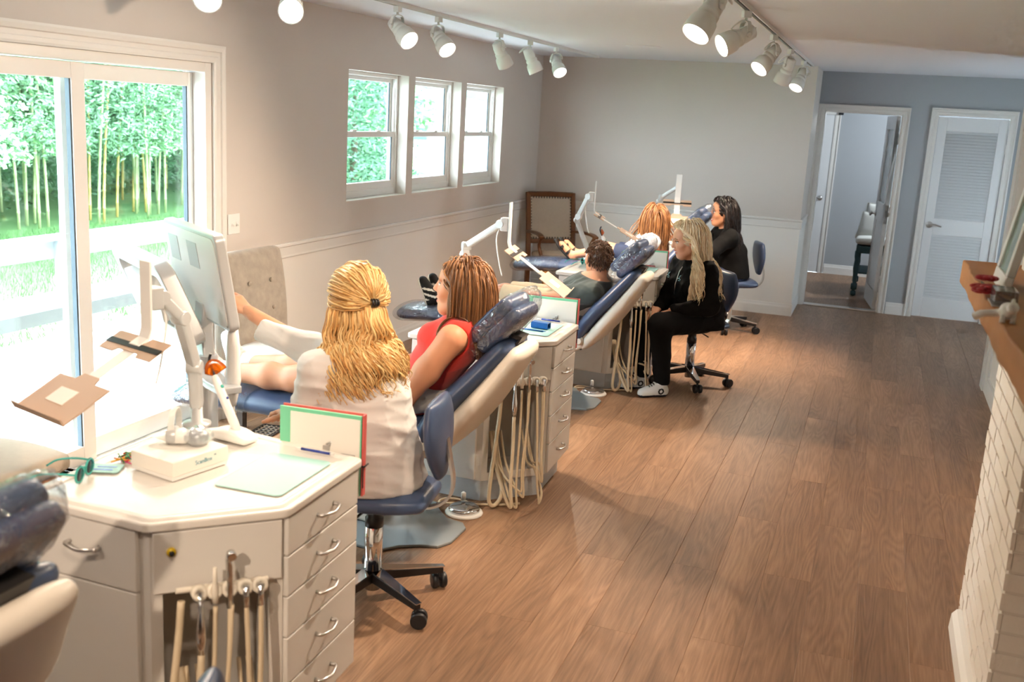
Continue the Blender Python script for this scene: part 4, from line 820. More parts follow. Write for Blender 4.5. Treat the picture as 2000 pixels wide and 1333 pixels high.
def armchair():
    r = thing('wooden_armchair', 'dark wooden armchair with beige seat in the room corner', 'armchair', (0.50, 9.98, 0), math.radians(-50))
    for y in (-.25, .25):
        obj('back_post', MB().strip([(-.25, y, 0), (-.26, y, .42), (-.30, y, .75), (-.36, y, 1.06)], .045, .04, (0, 1, 0)), M_wood, r, .004); obj('front_leg', MB().box(.21, .255, y - .022, y + .022, 0, .42), M_woodl, r, .004)
        obj('arm', MB().strip(cr([(-.28, y * 1.02, .665), (-.1, y * 1.1, .68), (.1, y * 1.16, .68), (.20, y * 1.18, .66)], 4), .05, .026, (0, 1, 0)), M_wood, r, .004)
        obj('arm_support', MB().tube(cr([(.17, y * 1.16, .66), (.10, y * 1.12, .57), (.12, y * 1.05, .48), (.16, y, .42)], 5), .018, 8), M_wood, r)
    obj('crest_rail', MB().strip([(-.352, -.25, 1.04), (-.365, 0, 1.045), (-.352, .25, 1.04)], .05, .035, (.3, 0, 1)), M_wood, r, .004); obj('lower_rail', MB().box(-.29, -.255, -.23, .23, .545, .59), M_wood, r, .004)
    obj('back_panel', MB().add([(-.275, -.23, .59), (-.275, .23, .59), (-.345, .23, 1.02), (-.345, -.23, 1.02), (-.305, -.23, .585), (-.305, .23, .585), (-.372, .23, 1.015), (-.372, -.23, 1.015)], [(0, 1, 2, 3), (7, 6, 5, 4), (0, 4, 5, 1), (1, 5, 6, 2), (2, 6, 7, 3), (3, 7, 4, 0)]), M_beige, r, .008)
    tk = MB()
    for k in range(15):
        z = .60 + k * .03; x = -.273 - (z - .59) * .163
        for y in (-.225, .225): tk.box(x - .003, x + .004, y - .011, y + .011, z - .004, z + .004)
    for k in range(14):
        y = -.195 + k * .03
        for z in (.60, 1.012): x = -.273 - (z - .59) * .163; tk.box(x - .003, x + .004, y - .004, y + .004, z - .011, z + .011)
    o = obj('tack_trim', tk, M_blackpl, r); o['kind'] = 'stuff'
    obj('seat', loft(capped([((-.22, 0, .44), (0, 0, 1), .23, .04), ((0, 0, .45), (0, 0, 1), .25, .045), ((.2, 0, .44), (0, 0, 1), .26, .04)]), 24, 4), M_beige, r, sub=1)
    for bx in ((-.25, .24, -.255, -.225), (-.25, .24, .225, .255), (.21, .25, -.225, .225)): obj('seat_rail', MB().box(*bx, .34, .41), M_woodl, r, .003)
armchair()
# bench with pillows in the small room
tb = thing('turned_leg_bench', 'dark teal turned leg bench with pale cushion in the small room', 'bench', (3.50, 12.75, 0))
obj('seat_pad', loft(capped([((-.17, 0, .64), (0, 0, 1), .40, .05), ((0, 0, .65), (0, 0, 1), .42, .06), ((.17, 0, .64), (0, 0, 1), .40, .05)]), 24, 5), M_pillow, tb, sub=1)
obj('apron', MB().box(-.19, .19, -.38, .38, .50, .585), M_tealwood, tb)
for x in (-.17, .17):
    for y in (-.34, .34):
        obj('leg', MB().lathe([(.012, 0), (.03, .01), (.03, .05), (.015, .065), (.035, .08), (.035, .14), (.02, .15), (.022, .2), (.034, .32), (.026, .42), (.034, .45), (.034, .52)], 14, (x, y, 0)), M_tealwood, tb)
obj('stretcher', MB().box(-.19, -.15, -.34, .34, .09, .13).box(.15, .19, -.34, .34, .09, .13), M_tealwood, tb); obj('shelf', MB().box(-.17, .17, -.34, .34, .26, .28), M_tealwood, tb)
def pillow(label, loc, rot, s=.2):
    r = thing('pillow', label, 'pillow', loc); r.rotation_euler = rot; g = MB(); N_ = 14; vs = []; fs = []
    for sgn in (1, -1):
        b = len(vs)
        for i in range(N_ + 1):
            for j in range(N_ + 1):
                u, v = -1 + 2 * i / N_, -1 + 2 * j / N_; k = (1 - u ** 4) * (1 - v ** 4); pin = 1 - .08 * (1 - abs(u)) * 0; vs.append((u * s * (1 - .07 * (1 - v * v) * abs(u)), v * s * (1 - .07 * (1 - u * u) * abs(v)), sgn * .065 * k ** .5))
        for i in range(N_):
            for j in range(N_):
                q = (b + i * (N_ + 1) + j, b + (i + 1) * (N_ + 1) + j, b + (i + 1) * (N_ + 1) + j + 1, b + i * (N_ + 1) + j + 1); fs.append(q if sgn > 0 else q[::-1])
    obj('cover', g.add(vs, fs, True), M_pillow, r)
    pp = MB(); pp.tube([(-s, -s, 0), (0, -s * .93, 0), (s, -s, 0), (s * .93, 0, 0), (s, s, 0), (0, s * .93, 0), (-s, s, 0), (-s * .93, 0, 0), (-s, -s, 0)], .006, 6); obj('piping', pp, M_pillow, r)
pillow('front pale linen pillow on the teal bench', (3.46, 12.62, .80), (math.radians(62), 0, math.radians(-18)), .17); pillow('back pleated pillow leaning on the teal bench', (3.52, 12.88, .86), (math.radians(72), 0, math.radians(-20)), .19)

cl_ = thing('fill_ceiling_light', 'unseen ceiling light added to brighten the small room', 'ceiling light', (4.3, 12.7, H)); obj('rim', MB().lathe([(.16, 0), (.17, -.02), (.15, -.03)], 28), M_nickel, cl_); obj('diffuser', MB().lathe([(.15, -.03), (.13, -.07), (.07, -.095), (0, -.1)], 28), M_whitepl, cl_)  # lamp added out of view to brighten the dark room behind the doorway
pl_ = bpy.data.lights.new('fill_bulb', 'POINT'); pl_.energy = 55; pl_.color = (.86, .95, 1.0); pl_.shadow_soft_size = .12; po = bpy.data.objects.new('fill_bulb_light', pl_); COL.objects.link(po); po.parent = cl_; po.location = (0, 0, -.24)
# ================================================================ EQUIPMENT ON THE CABINETS
def doc_arm(label, base, pts, head, yaw, pitch=33):
    """spring arm from base through pts to head; bracket and trays hang from head along yaw"""
    r = thing('document_arm', label, 'document holder', base, 0, 'document holder arms'); B = Vector(base); L = lambda p: Vector(p) - B
    obj('clamp_base', MB().lathe([(.045, 0), (.045, .012), (.02, .016), (.018, .07)], 18), M_greypl, r)
    P = [Vector((0, 0, .06))] + [L(p) for p in pts] + [L(head)]
    for a, b in zip(P[:-1], P[1:]):
        d = (b - a); side = d.cross(Vector((0, 0, 1))); side = side.normalized() if side.length > .02 else Vector((0, 1, 0))
        obj('arm_segment', MB().strip([a, a + d * .15, a + d * .85, b], [.034, .042, .042, .034], .034, side), M_greypl, r, .008)
        obj('joint', MB().lathe([(.021, -.024), (.023, -.02), (.023, .02), (.021, .024)], 18, b, side), M_greypl, r)
    c, s = math.cos(math.radians(yaw)), math.sin(math.radians(yaw)); f = Vector((c, s, 0)); w = Vector((-s, c, 0)); h = L(head) + f * .03; up = Vector((0, 0, 1))
    obj('tilt_head', MB().strip([h - f * .03, h + f * .012], .05, .07, w), M_greypl, r, .006)
    br = h + f * .018; cp, sp_ = math.cos(math.radians(pitch)), math.sin(math.radians(pitch)); g = (f * cp - up * sp_)
    e0 = br - up * .115; obj('bracket', MB().strip([br + up * .115, br - up * .09, br - up * .105 + f * .004, e0 + g * .012, e0 + g * .05], .052, .008, w), M_whitepl, r, .002)
    ty = g.cross(w).normalized()
    def plate(name, outline, m, lift=0.0, th=.004):
        mb = MB(); vs = [e0 + g * a + w * b + ty * (lift - th) for a, b in outline] + [e0 + g * a + w * b + ty * lift for a, b in outline]; n = len(outline)
        fs = [tuple(range(n)), tuple(reversed(range(n, 2 * n)))] + [(i, n + i, n + (i + 1) % n, (i + 1) % n) for i in range(n)]
        return obj(name, mb.add(vs, fs), m, r)
    sg = -1 if ty.z < 0 else 1
    plate('upper_tray', [(.005, -.13), (.005, -.035), (.03, -.03), (.03, .03), (.005, .035), (.005, .13), (.092, .13), (.092, .06), (.075, .05), (.075, -.05), (.092, -.06), (.092, -.13)], M_tan, 0)
    plate('grip_strip', [(.04, -.13), (.04, .13), (.062, .13), (.062, -.13)], M_darkmetal, sg * .002)
    plate('slide_bar', [(.06, -.026), (.06, .026), (.25, .026), (.25, -.026)], M_whitepl, -sg * .004)
    lt = plate('lower_tray', [(.205, -.04), (.205, .04), (.232, .05), (.232, .13), (.395, .13), (.395, -.13), (.232, -.13), (.232, -.05)], M_tan, 0)
    plate('tray_lip', [(.391, -.13), (.391, .13), (.395, .13), (.395, -.13)], M_tan, sg * .02, .02)
    plate('paper_label', [(.275, -.055), (.275, .035), (.335, .035), (.335, -.055)], M_paper, sg * .0015, .002)
    obj('cable', MB().tube(cr([h - f * .03, h - f * .05 - up * .08, h - f * .03 - up * .2, h - f * .01 - up * .27], 6), .004, 6), M_whitepl, r)
    return r
doc_arm('document holder arm with tan trays closest to the sliding door', (1.468, 2.70, .797), [(1.475, 2.68, 1.0), (1.47, 2.62, 1.17)], (1.45, 2.55, 1.244), 252.6, 27)
doc_arm('document holder arm rising over the girl in red', (1.468, 5.07, .797), [(1.44, 5.04, 1.10), (1.455, 5.02, 1.15)], (1.65, 5.0, 1.285), 8, 34)
doc_arm('document holder arm rising over the boy in the green shirt', (1.468, 7.46, .797), [(1.37, 7.42, 1.09), (1.385, 7.41, 1.12)], (1.455, 7.4, 1.275), 12, 28)
doc_arm('document holder arm with tan tray against the far wall', (1.50, 9.84, .797), [(1.52, 9.7, 1.10), (1.55, 9.66, 1.15)], (1.71, 9.60, 1.262), -78, 35)

def curing_light(label, loc, rz):
    r = thing('curing_light', label, 'curing light', loc, rz, 'curing lights with orange shields')
    st = [((-.055, 0, .012), (0, 0, 1), .038, .012), ((-.02, 0, .02), (0, 0, 1), .04, .02), ((.03, 0, .022), (0, 0, 1), .036, .022), ((.065, 0, .016), (0, 0, 1), .03, .016)]
    obj('charging_base', loft(capped(st), 24, 3.5), M_whitepl, r, sub=1)
    p0 = Vector((-.01, 0, .03)); p1 = Vector((.075, 0, .185)); d = (p1 - p0).normalized()
    obj('handle', MB().tube([p0, p0 + d * .04, p0 + d * .12, p1, p1 + d * .015], [.013, .0145, .014, .012, .008], 14), M_whitepl, r)
    q = p0 + d * .15; nr = Vector((d.z, 0, -d.x)) * -1
    obj('button', MB().lathe([(.006, 0), (.006, .003), (.0, .004)], 12, q + nr * .012, nr), M_teal, r); obj('button', MB().lathe([(.004, 0), (.004, .003), (.0, .0035)], 12, p0 + d * .11 + nr * .0135, nr), M_penblue, r)
    obj('light_guide', MB().tube(cr([p1 + d * .01, p1 + d * .04, p1 + d * .065 + nr * .006, p1 + d * .08 + nr * .022], 4), [.0055] * 8 + [.0045] * 5, 10), M_blackpl, r)
    c = p1 + d * .012; vs = [c]; n = 14; w = Vector((0, 1, 0)); vs = []
    for i in range(n + 1):
        a = math.radians(-75 + 150 * i / n); rad = .052; bowl = .014
        for t in (.18, .6, 1.0): vs.append(c + (d * math.cos(a) * 1.0 + w * math.sin(a)) * rad * t + nr * bowl * t * t)
    fs = [(i * 3 + k, i * 3 + k + 1, i * 3 + 4 + k, i * 3 + 3 + k) for i in range(n) for k in range(2)]
    o = obj('shield', MB().add(vs, fs, True), M_orange, r); md = o.modifiers.new('s', 'SOLIDIFY'); md.thickness = .0025
    return r
for k, lab in enumerate(('curing light with orange shield beside the white product box', 'curing light with orange shield behind the head of the girl in red', 'curing light with orange shield behind the head of the boy')):
    curing_light(lab, (1.665, CAB_Y[k] + .64, .80), math.radians(188 if k else 175))
def folder(label, y):
    r = thing('chart_folder', label, 'folder', (1.93, y + .722, .66), math.radians(4), 'chart folders behind the cabinets')
    obj('cover', MB().box(-.14, .14, .006, .009, 0, .262).box(.137, .142, -.012, .009, 0, .262), M_red, r)
    obj('mint_card', MB().box(-.142, .134, -.012, -.006, 0, .258), M_mintedge, r); obj('sheet', MB().box(-.105, .13, -.0145, -.0122, 0.0, .246), M_paper, r)
    obj('pages', MB().box(-.135, .13, -.006, .005, 0, .254), M_whitepl, r); obj('clip', MB().tube([(0.02, -.016, .155), (.035, -.016, .165), (.03, -.016, .15)], .003, 6).box(.008, .03, -.018, -.0146, .135, .15), M_nickel, r)
    obj('holder_wire', MB().tube([(.14, -.02, .10), (.148, -.018, .10), (.148, .014, .10)], .003, 6).tube([(.145, -.018, .10), (.145, -.018, .03)], .002, 6), M_blackpl, r)
    return r
for k, lab in enumerate(('mint and red chart folder behind the first cabinet by the white coat', 'mint and red chart folder behind the cabinet in front of the boy', 'mint and red chart folder under the auburn hair')):
    f_ = folder(lab, CAB_Y[k])
    text_obj('print', 'Align', .022, mat('faint_print', srgb(150, 165, 185), .6), f_, Matrix.Translation((.06, -.0148, .118)) @ Matrix.Rotation(PI / 2, 4, 'X'))
    bx = MB()
    for a, b, c, d in ((-.03, .115, .13, .131), (-.03, .115, .104, .105), (-.03, -.029, .104, .131), (.114, .115, .104, .131)): bx.box(a, b, -.0149, -.0145, c, d)
    obj('print_box', bx, M_darkmetal, f_)
for k in range(3):
    tp = thing('tray_paper', ('mint tray paper on the first cabinet', 'mint tray paper under the blue case', 'mint tray paper on the cabinet behind the boy')[k], 'tray paper', (1.932, CAB_Y[k] + .445, .8005), math.radians(2), 'mint tray papers')
    obj('sheet', MB().prism(rrect(-.105, .105, -.155, .155, .02), 0, .0015), M_mint, tp); obj('rim', MB().prism(rrect(-.1055, -.1045, -.12, .12, .0004, 1), 0.0, .0022), M_mint, tp)
    pn = thing('ballpoint_pen', ('blue ballpoint pen along the back rim of the first cabinet', 'blue ballpoint pen beside the mint folder in front of the boy', 'red pen on the cabinet behind the boy')[k], 'pen', (1.945, CAB_Y[k] + .652, .8075), math.radians(0), 'pens on the cabinets')
    m_ = M_penblue if k < 2 else M_red
    obj('barrel', MB().tube([(-.05, 0, 0), (.05, 0, 0)], .0045, 8), m_, pn); obj('tip', MB().tube([(-.05, 0, 0), (-.066, 0, 0), (-.074, 0, 0)], [.0045, .0035, .001], 8), M_whitepl, pn); obj('clip', MB().box(.015, .055, -.001, .001, .0045, .006).tube([(.05, 0, 0), (.062, 0, 0)], .003, 8), M_whitepl, pn)
# items on first cabinet
bx = thing('product_box', 'white product box under the bagged camera on the first cabinet', 'box', (1.664, 2.355, .80), math.radians(-12))
obj('box_base', MB().box(-.085, .085, -.10, .10, 0, .05), M_whitepl, bx, .002); obj('box_lid', MB().box(-.0865, .0865, -.1015, .1015, .012, .056), M_paper, bx, .002)
text_obj('print', 'ScanBox', .018, mat('teal_print', srgb(70, 150, 170), .5), bx, Matrix.Translation((.0868, .01, .034)) @ Matrix.Rotation(PI / 2, 4, 'Z') @ Matrix.Rotation(PI / 2, 4, 'X'))
text_obj('print', 'TM', .006, MATS['teal_print'], bx, Matrix.Translation((.0868, .052, .042)) @ Matrix.Rotation(PI / 2, 4, 'Z') @ Matrix.Rotation(PI / 2, 4, 'X'))
bc = thing('scan_camera', 'white handheld camera with looped strap on the product box', 'camera', (1.625, 2.375, .858), math.radians(20))
obj('body', loft(capped([((-.04, 0, .022), (1, 0, 0.001), .022, .02), ((0, 0, .024), (0, 0, 1), .026, .022), ((.035, 0, .022), (0, 0, 1), .026, .02)]), 20, 3), M_whitepl, bc); obj('grip_band', MB().lathe([(.0265, -.014), (.0275, -.012), (.0275, .012), (.0265, .014)], 20, (0, 0, .024), (1, 0, 0)), M_greypl, bc)
obj('strap', MB().strip([(0.0 + .0, .02 + .038 * math.cos(a), .055 + .045 * math.sin(a)) for a in np.linspace(-1.9, 4.2, 22)], .018, .003, (1, 0, .3)), M_whitepl, bc)
lb = thing('bagged_lens', 'plastic bagged lens cap on the product box', 'lens', (1.69, 2.405, .857)); obj('cap', MB().lathe([(.0, 0), (.026, .0), (.03, .008), (.03, .03), (.02, .042), (0, .044)], 20), M_greypl, lb)
w = MB().ell((0, 0, .026), (.042, .046, .026), 18, 10); vv = np.array(w.v); vv += np.random.default_rng(2).normal(0, .002, vv.shape); w.v = [tuple(q) for q in vv]; obj('bag', w, M_wrap, lb)
def sunglasses(label, loc, rz):
    r = thing('safety_glasses', label, 'glasses', loc, rz, 'teal safety glasses')
    for s in (-1, 1):
        ring = [(.0 + .006 * math.cos(a) * 0, s * .034 + .027 * math.cos(a), .022 + .021 * math.sin(a)) for a in np.linspace(0, 2 * PI, 17)]
        obj('rim', MB().tube(ring, .0035, 6), M_teal, r); obj('lens', MB().lathe([(0, 0), (.025, 0), (.025, .002), (0, .002)], 18, (0, s * .034, .022), (1, 0, 0)), M_lens, r)
        obj('temple', MB().tube(cr([(0, s * .062, .03), (-.05, s * .066, .032), (-.10, s * .062, .026), (-.13, s * .058, .008)], 4), .003, 6), M_teal, r)
    obj('bridge', MB().tube([(0, -.008, .03), (0, 0, .033), (0, .008, .03)], .003, 6), M_teal, r); return r
sunglasses('teal safety glasses on the edge of the first cabinet', (1.50, 2.155, .80), math.radians(20)); sunglasses('teal safety glasses left of the boy on the third cabinet', (1.52, 7.17, .80), math.radians(40)); sunglasses('teal safety glasses on the far cabinet beside the auburn hair', (1.50, 9.24, .80), math.radians(60))
bl = thing('tie_card', 'clear bag with blue prints beside the teal glasses', 'packet', (1.495, 2.235, .8015), .4); obj('bag', MB().prism(rrect(-.05, .05, -.035, .035, .01), 0, .002), M_mint, bl); obj('print', MB().prism(rrect(-.03, .03, -.02, -.008, .003), .002, .0025).prism(rrect(-.02, .035, .004, .014, .003), .002, .0025), M_penblue, bl)
tc = [srgb(40, 150, 90), srgb(210, 50, 60), srgb(235, 170, 40), srgb(60, 110, 60), srgb(200, 70, 120), srgb(30, 120, 90)]; rt = random.Random(8)
lt_ = thing('elastic_ties', 'bunch of colourful elastic tie sticks beside the product box', 'elastics', (1.503, 2.315, .80))
for k in range(22):
    a = rt.uniform(0, 6.3); l = rt.uniform(.012, .028); cx, cy, cz = rt.uniform(-.018, .025), rt.uniform(-.02, .03), rt.uniform(.003, .018)
    obj('tie', MB().tube([(cx - l * math.cos(a), cy - l * math.sin(a), cz), (cx + l * math.cos(a), cy + l * math.sin(a), cz + rt.uniform(0, .012))], .0024, 5), mat('tie_%d' % (k % 6), tc[k % 6], .5), lt_)
# blue case and instrument on the second cabinet
cs = thing('retainer_case', 'open blue plastic case on the second cabinet', 'case', (1.955, 4.825, .802), math.radians(-6)); o_, i_ = rrect(-.04, .04, -.016, .016, .008), rrect(-.035, .035, -.012, .012, .006)
vs = [(-.05, 0, 0)]; mbx = MB(); n = len(o_)
def sl(poly, x): return [(x, a * .55, b + .017) for a, b in poly]
mbx.add(sl(o_, -.045) + sl(o_, .045) + sl(i_, .045) + sl(i_, -.038), [tuple(range(n))[::-1]] + [(a * n + k, a * n + (k + 1) % n, (a + 1) * n + (k + 1) % n, (a + 1) * n + k) for a in range(3) for k in range(n)] + [tuple(3 * n + k for k in range(n))], False)
obj('shell', mbx, M_casebl, cs); obj('clip_loop', MB().tube([(-.046, -.01, .01), (-.056, -.01, .017), (-.046, -.01, .025)], .002, 6), M_whitepl, cs)
ins = thing('blue_instrument', 'thin blue instrument lying in front of the blue case', 'instrument', (1.93, 4.745, .806), math.radians(-5)); obj('shaft', MB().tube([(-.065, 0, 0), (.065, 0, 0)], [.0035, .004], 8), M_casebl, ins); obj('point', MB().tube([(.065, 0, 0), (.082, 0, .002)], [.003, .001], 6), M_casebl, ins)
# ---- scanner on a cart
sc_ = thing('intraoral_scanner_cart', 'grey scanner cart with tilted touch monitor between the door and the white coat', 'scanner', (1.08, 3.30, 0)); S0 = Vector((1.08, 3.30, 0))
wd = Vector((.82, -.572, 0)).normalized(); nd_ = Vector((.572, .82, 0)).normalized(); up = Vector((0, 0, 1))
def slab(poly, c, ax, ay, az, th):
    ax, ay, az = Vector(ax), Vector(ay), Vector(az); c = Vector(c); n = len(poly)
    return MB().add([c + ax * a + ay * b - az * th / 2 for a, b in poly] + [c + ax * a + ay * b + az * th / 2 for a, b in poly], [tuple(reversed(range(n))), tuple(range(n, 2 * n))] + [(i, (i + 1) % n, n + (i + 1) % n, n + i) for i in range(n)])
mc = Vector((1.02, 3.335, 1.178)) - S0; tl = (up * .985 + nd_ * -.17).normalized(); tn = wd.cross(tl).normalized()
mo = obj('monitor', slab(rrect(-.30, .30, -.185, .185, .03), mc, wd, tl, tn, .042), M_greypl, sc_, .008)
obj('screen', slab(rrect(-.28, .28, -.165, .165, .015), mc - tn * .0215, wd, tl, tn, .002), mat('screen_glass', srgb(190, 215, 230), .1), mo)
obj('screen_back', slab(rrect(-.285, .285, -.17, .17, .03), mc + tn * .0215, wd, tl, tn, .004), M_whitepl, mo)
for s in (-.19, .03): obj('velcro_pad', slab([(-.055, -.05), (.055, -.05), (.055, .05), (-.055, .05)], mc + tn * .0242 + wd * s + tl * .08, wd, tl, tn, .002), M_greypl, mo)
rc = Vector((.80, 3.35, 1.075)) - S0; rt_ = (up * .87 - wd * .37 - nd_ * .30).normalized(); rx = wd; rn = rx.cross(rt_).normalized()
o_, i_ = rrect(-.33, .33, -.17, .17, .055), rrect(-.275, .275, -.115, .115, .03); n = len(o_)
rg = [(rc + rx * a + rt_ * b + rn * t_) for poly, t_ in ((o_, -.03), (o_, .03), (i_, .03), (i_, -.03)) for a, b in poly]
obj('handle_ring', MB().add(rg, [((a % 4) * n + k, (a % 4) * n + (k + 1) % n, ((a + 1) % 4) * n + (k + 1) % n, ((a + 1) % 4) * n + k) for a in range(4) for k in range(n)]), M_greypl, sc_, .006)
hexa = [(-.19, -.06), (-.13, -.10), (.12, -.10), (.17, -.04), (.13, .09), (-.15, .09)]
obj('processor_box', slab(hexa, rc + rn * .02 - rx * .02, rx, rt_, rn, .05), M_whitepl, sc_, .006)
obj('neck', MB().strip([mc - tl * .12, mc - tl * .22 + rn * .03, Vector((0, 0, .80))], [.10, .09, .07], .05, wd), M_greypl, sc_, .008)
obj('post', MB().prism(rrect(-.028, .028, -.036, .036, .02), .06, .86), M_greypl, sc_)
obj('wand_shelf', MB().strip([Vector((-.02, -.02, .80)), Vector((.10, -.09, .78)), Vector((.20, -.14, .775))], .09, .03, (.5, .86, 0)), M_greypl, sc_, .006)
obj('scan_wand', MB().tube([(.17, -.08, 1.02), (.17, -.08, .93), (.168, -.08, .84), (.168, -.08, .80), (.168, -.08, .74), (.168, -.08, .70)], [.016, .025, .028, .03, .02, .012], 14), M_whitepl, sc_)
obj('wand_cord', MB().tube(cr([(.168, -.08, .70), (.15, -.05, .55), (.1, -.02, .42), (.03, 0, .5)], 6), .007, 8), M_greypl, sc_)
for k in range(5):
    a = k * 2 * PI / 5 + .3; d = Vector((math.cos(a), math.sin(a), 0))
    obj('leg', MB().strip([d * .02 + up * .07, d * .26 + up * .055], [.06, .04], .025, d.cross(up)), M_greypl, sc_, .004); obj('caster', MB().lathe([(.022, -.012), (.027, -.008), (.027, .008), (.022, .012)], 16, d * .25 + up * .027, (-d.y, d.x, 0)), M_blackpl, sc_)
# ================================================================ PEOPLE (implicit surfaces meshed on a grid)
def nrm(v): v = np.asarray(v, float); return v / np.linalg.norm(v)
class Sdf:
    def __init__(s): s.p = []
    def cone(s, a, b, ra, rb, k=0.03, flat=None, fs=1.0, sub=False): s.p.append(('c', np.array(a, float), np.array(b, float), ra, rb, k, None if flat is None else nrm(flat), fs, sub)); return s
    def path(s, pts, rs, k=0.02):
        for i in range(len(pts) - 1): s.cone(pts[i], pts[i + 1], rs[i], rs[i + 1], k)
        return s
    def ell(s, c, r, R=None, k=0.03, sub=False): s.p.append(('e', np.array(c, float), np.array(r, float), np.eye(3) if R is None else np.array(R, float), k, sub)); return s
    def bbox(s):
        lo = np.full(3, 9e9); hi = -lo
        for q in s.p:
            if q[0] == 'c': m = max(q[3], q[4]) / (min(1, q[7])); lo = np.minimum(lo, np.minimum(q[1], q[2]) - m); hi = np.maximum(hi, np.maximum(q[1], q[2]) + m)
            else: m = q[2].max(); lo = np.minimum(lo, q[1] - m); hi = np.maximum(hi, q[1] + m)
        return lo, hi
    def mesh(s, h, clip=None, disp=None, lo=None, hi=None):
        a, b = s.bbox(); lo = a - 4 * h if lo is None else np.array(lo, float); hi = b + 4 * h if hi is None else np.array(hi, float)
        n = np.ceil((hi - lo) / h).astype(int) + 1; D = np.full(n, 0.08, np.float32)
        ax = [lo[i] + h * np.arange(n[i]) for i in range(3)]
        for q in s.p:
            if q[0] == 'c': m = max(q[3], q[4]) / min(1, q[7]) + q[5] + .02; ql, qh = np.minimum(q[1], q[2]) - m, np.maximum(q[1], q[2]) + m; k = q[5]; sub = q[8]
            else: m = q[2].max() + q[4] + .02; ql, qh = q[1] - m, q[1] + m; k = q[4]; sub = q[5]
            i0 = np.clip(np.floor((ql - lo) / h).astype(int), 0, n); i1 = np.clip(np.ceil((qh - lo) / h).astype(int) + 1, 0, n)
            if (i1 <= i0).any(): continue
            sl = tuple(slice(i0[i], i1[i]) for i in range(3)); X = np.stack(np.meshgrid(*[ax[i][sl[i]] for i in range(3)], indexing='ij'), -1).astype(np.float32)
            if q[0] == 'c':
                A, B, ra, rb, _, fl, fs, _ = q[1:]; P = X - A.astype(np.float32); ab = (B - A).astype(np.float32); L2 = max(float(ab @ ab), 1e-9); t = np.clip((P @ ab) / L2, 0, 1); W = P - t[..., None] * ab
                if fl is not None: W = W + ((W @ fl.astype(np.float32)) * (fs - 1))[..., None] * fl.astype(np.float32)
                d = np.sqrt((W ** 2).sum(-1)) - (ra + (rb - ra) * t)
            else:
                c, r, R = q[1:4]; Q = (X - c.astype(np.float32)) @ R.T.astype(np.float32); k0 = np.sqrt(((Q / r) ** 2).sum(-1)); k1 = np.sqrt(((Q / r ** 2) ** 2).sum(-1)) + 1e-6; d = k0 * (k0 - 1) / k1
            O = D[sl]
            if sub: d = -d; hh = np.maximum(k - np.abs(O - d), 0) / k; D[sl] = np.maximum(O, d) + hh * hh * k / 4
            else: hh = np.maximum(k - np.abs(O - d), 0) / k; D[sl] = np.minimum(O, d) - hh * hh * k / 4
        if disp is not None or clip is not None:
            X = np.stack(np.meshgrid(*ax, indexing='ij'), -1).astype(np.float32)
            if disp is not None: D = D + disp(X)
            if clip is not None: D = np.maximum(D, clip(X))
        return nets(D, lo, h)
def nets(D, lo, h):
    S = D < 0; n = D.shape; cn = tuple(i - 1 for i in n); q = S.astype(np.uint8)
    q = q[:-1] + q[1:]; q = q[:, :-1] + q[:, 1:]; q = q[:, :, :-1] + q[:, :, 1:]; act = (q > 0) & (q < 8); ii = np.argwhere(act)
    corn = np.array([[i, j, k] for i in (0, 1) for j in (0, 1) for k in (0, 1)]); Dc = np.stack([D[tuple((ii + c).T)] for c in corn], 1)
    acc = np.zeros((len(ii), 3), np.float32); cnt = np.zeros(len(ii), np.float32)
    for x in range(8):
        for y in range(x + 1, 8):
            df = corn[y] - corn[x]
            if np.abs(df).sum() != 1: continue
            a, b = Dc[:, x], Dc[:, y]; m = (a < 0) != (b < 0); t = np.where(m, a / np.where(m, a - b, 1), 0); acc += m[:, None] * (corn[x] + t[:, None] * df); cnt += m
    idx = np.full(cn, -1, np.int64); idx[act] = np.arange(len(ii)); V = (ii + acc / cnt[:, None]) * h + lo; F = []
    for axi in range(3):
        b, c = (axi + 1) % 3, (axi + 2) % 3; s0 = [slice(None)] * 3; s1 = [slice(None)] * 3; s0[axi] = slice(0, -1); s1[axi] = slice(1, None)
        m = S[tuple(s0)] != S[tuple(s1)]; e = np.argwhere(m)
        e = e[(e[:, b] > 0) & (e[:, c] > 0) & (e[:, b] < n[b] - 1) & (e[:, c] < n[c] - 1)]
        ins = S[tuple(e.T)]
        def g(db, dc): q = e.copy(); q[:, b] -= db; q[:, c] -= dc; return idx[tuple(q.T)]
        Q = np.stack([g(1, 1), g(0, 1), g(0, 0), g(1, 0)], 1); Q[~ins] = Q[~ins][:, ::-1]; F.append(Q)
    return V, np.concatenate(F)
def np_mesh(name, parts, m):
    """parts: list of (V, F, colours or None)"""
    Vs = []; Fs = []; Cs = []; o = 0
    for V, F, c in parts: Vs.append(V); Fs.append(F + o); o += len(V); Cs.append(c if c is not None else np.ones((len(V), 3)))
    V = np.concatenate(Vs); F = np.concatenate(Fs); Cc = np.concatenate(Cs)
    me = bpy.data.meshes.new(name); me.vertices.add(len(V)); me.vertices.foreach_set('co', V.astype(np.float32).ravel()); me.loops.add(F.size); me.loops.foreach_set('vertex_index', F.ravel().astype(np.int32))
    me.polygons.add(len(F)); me.polygons.foreach_set('loop_start', np.arange(len(F), dtype=np.int32) * F.shape[1]); me.polygons.foreach_set('loop_total', np.full(len(F), F.shape[1], np.int32)); me.update(); me.validate()
    me.polygons.foreach_set('use_smooth', np.ones(len(me.polygons), bool))
    ca = me.color_attributes.new('Col', 'FLOAT_COLOR', 'POINT'); ca.data.foreach_set('color', np.concatenate([Cc, np.ones((len(Cc), 1))], 1).astype(np.float32).ravel())
    me.materials.append(m); return me
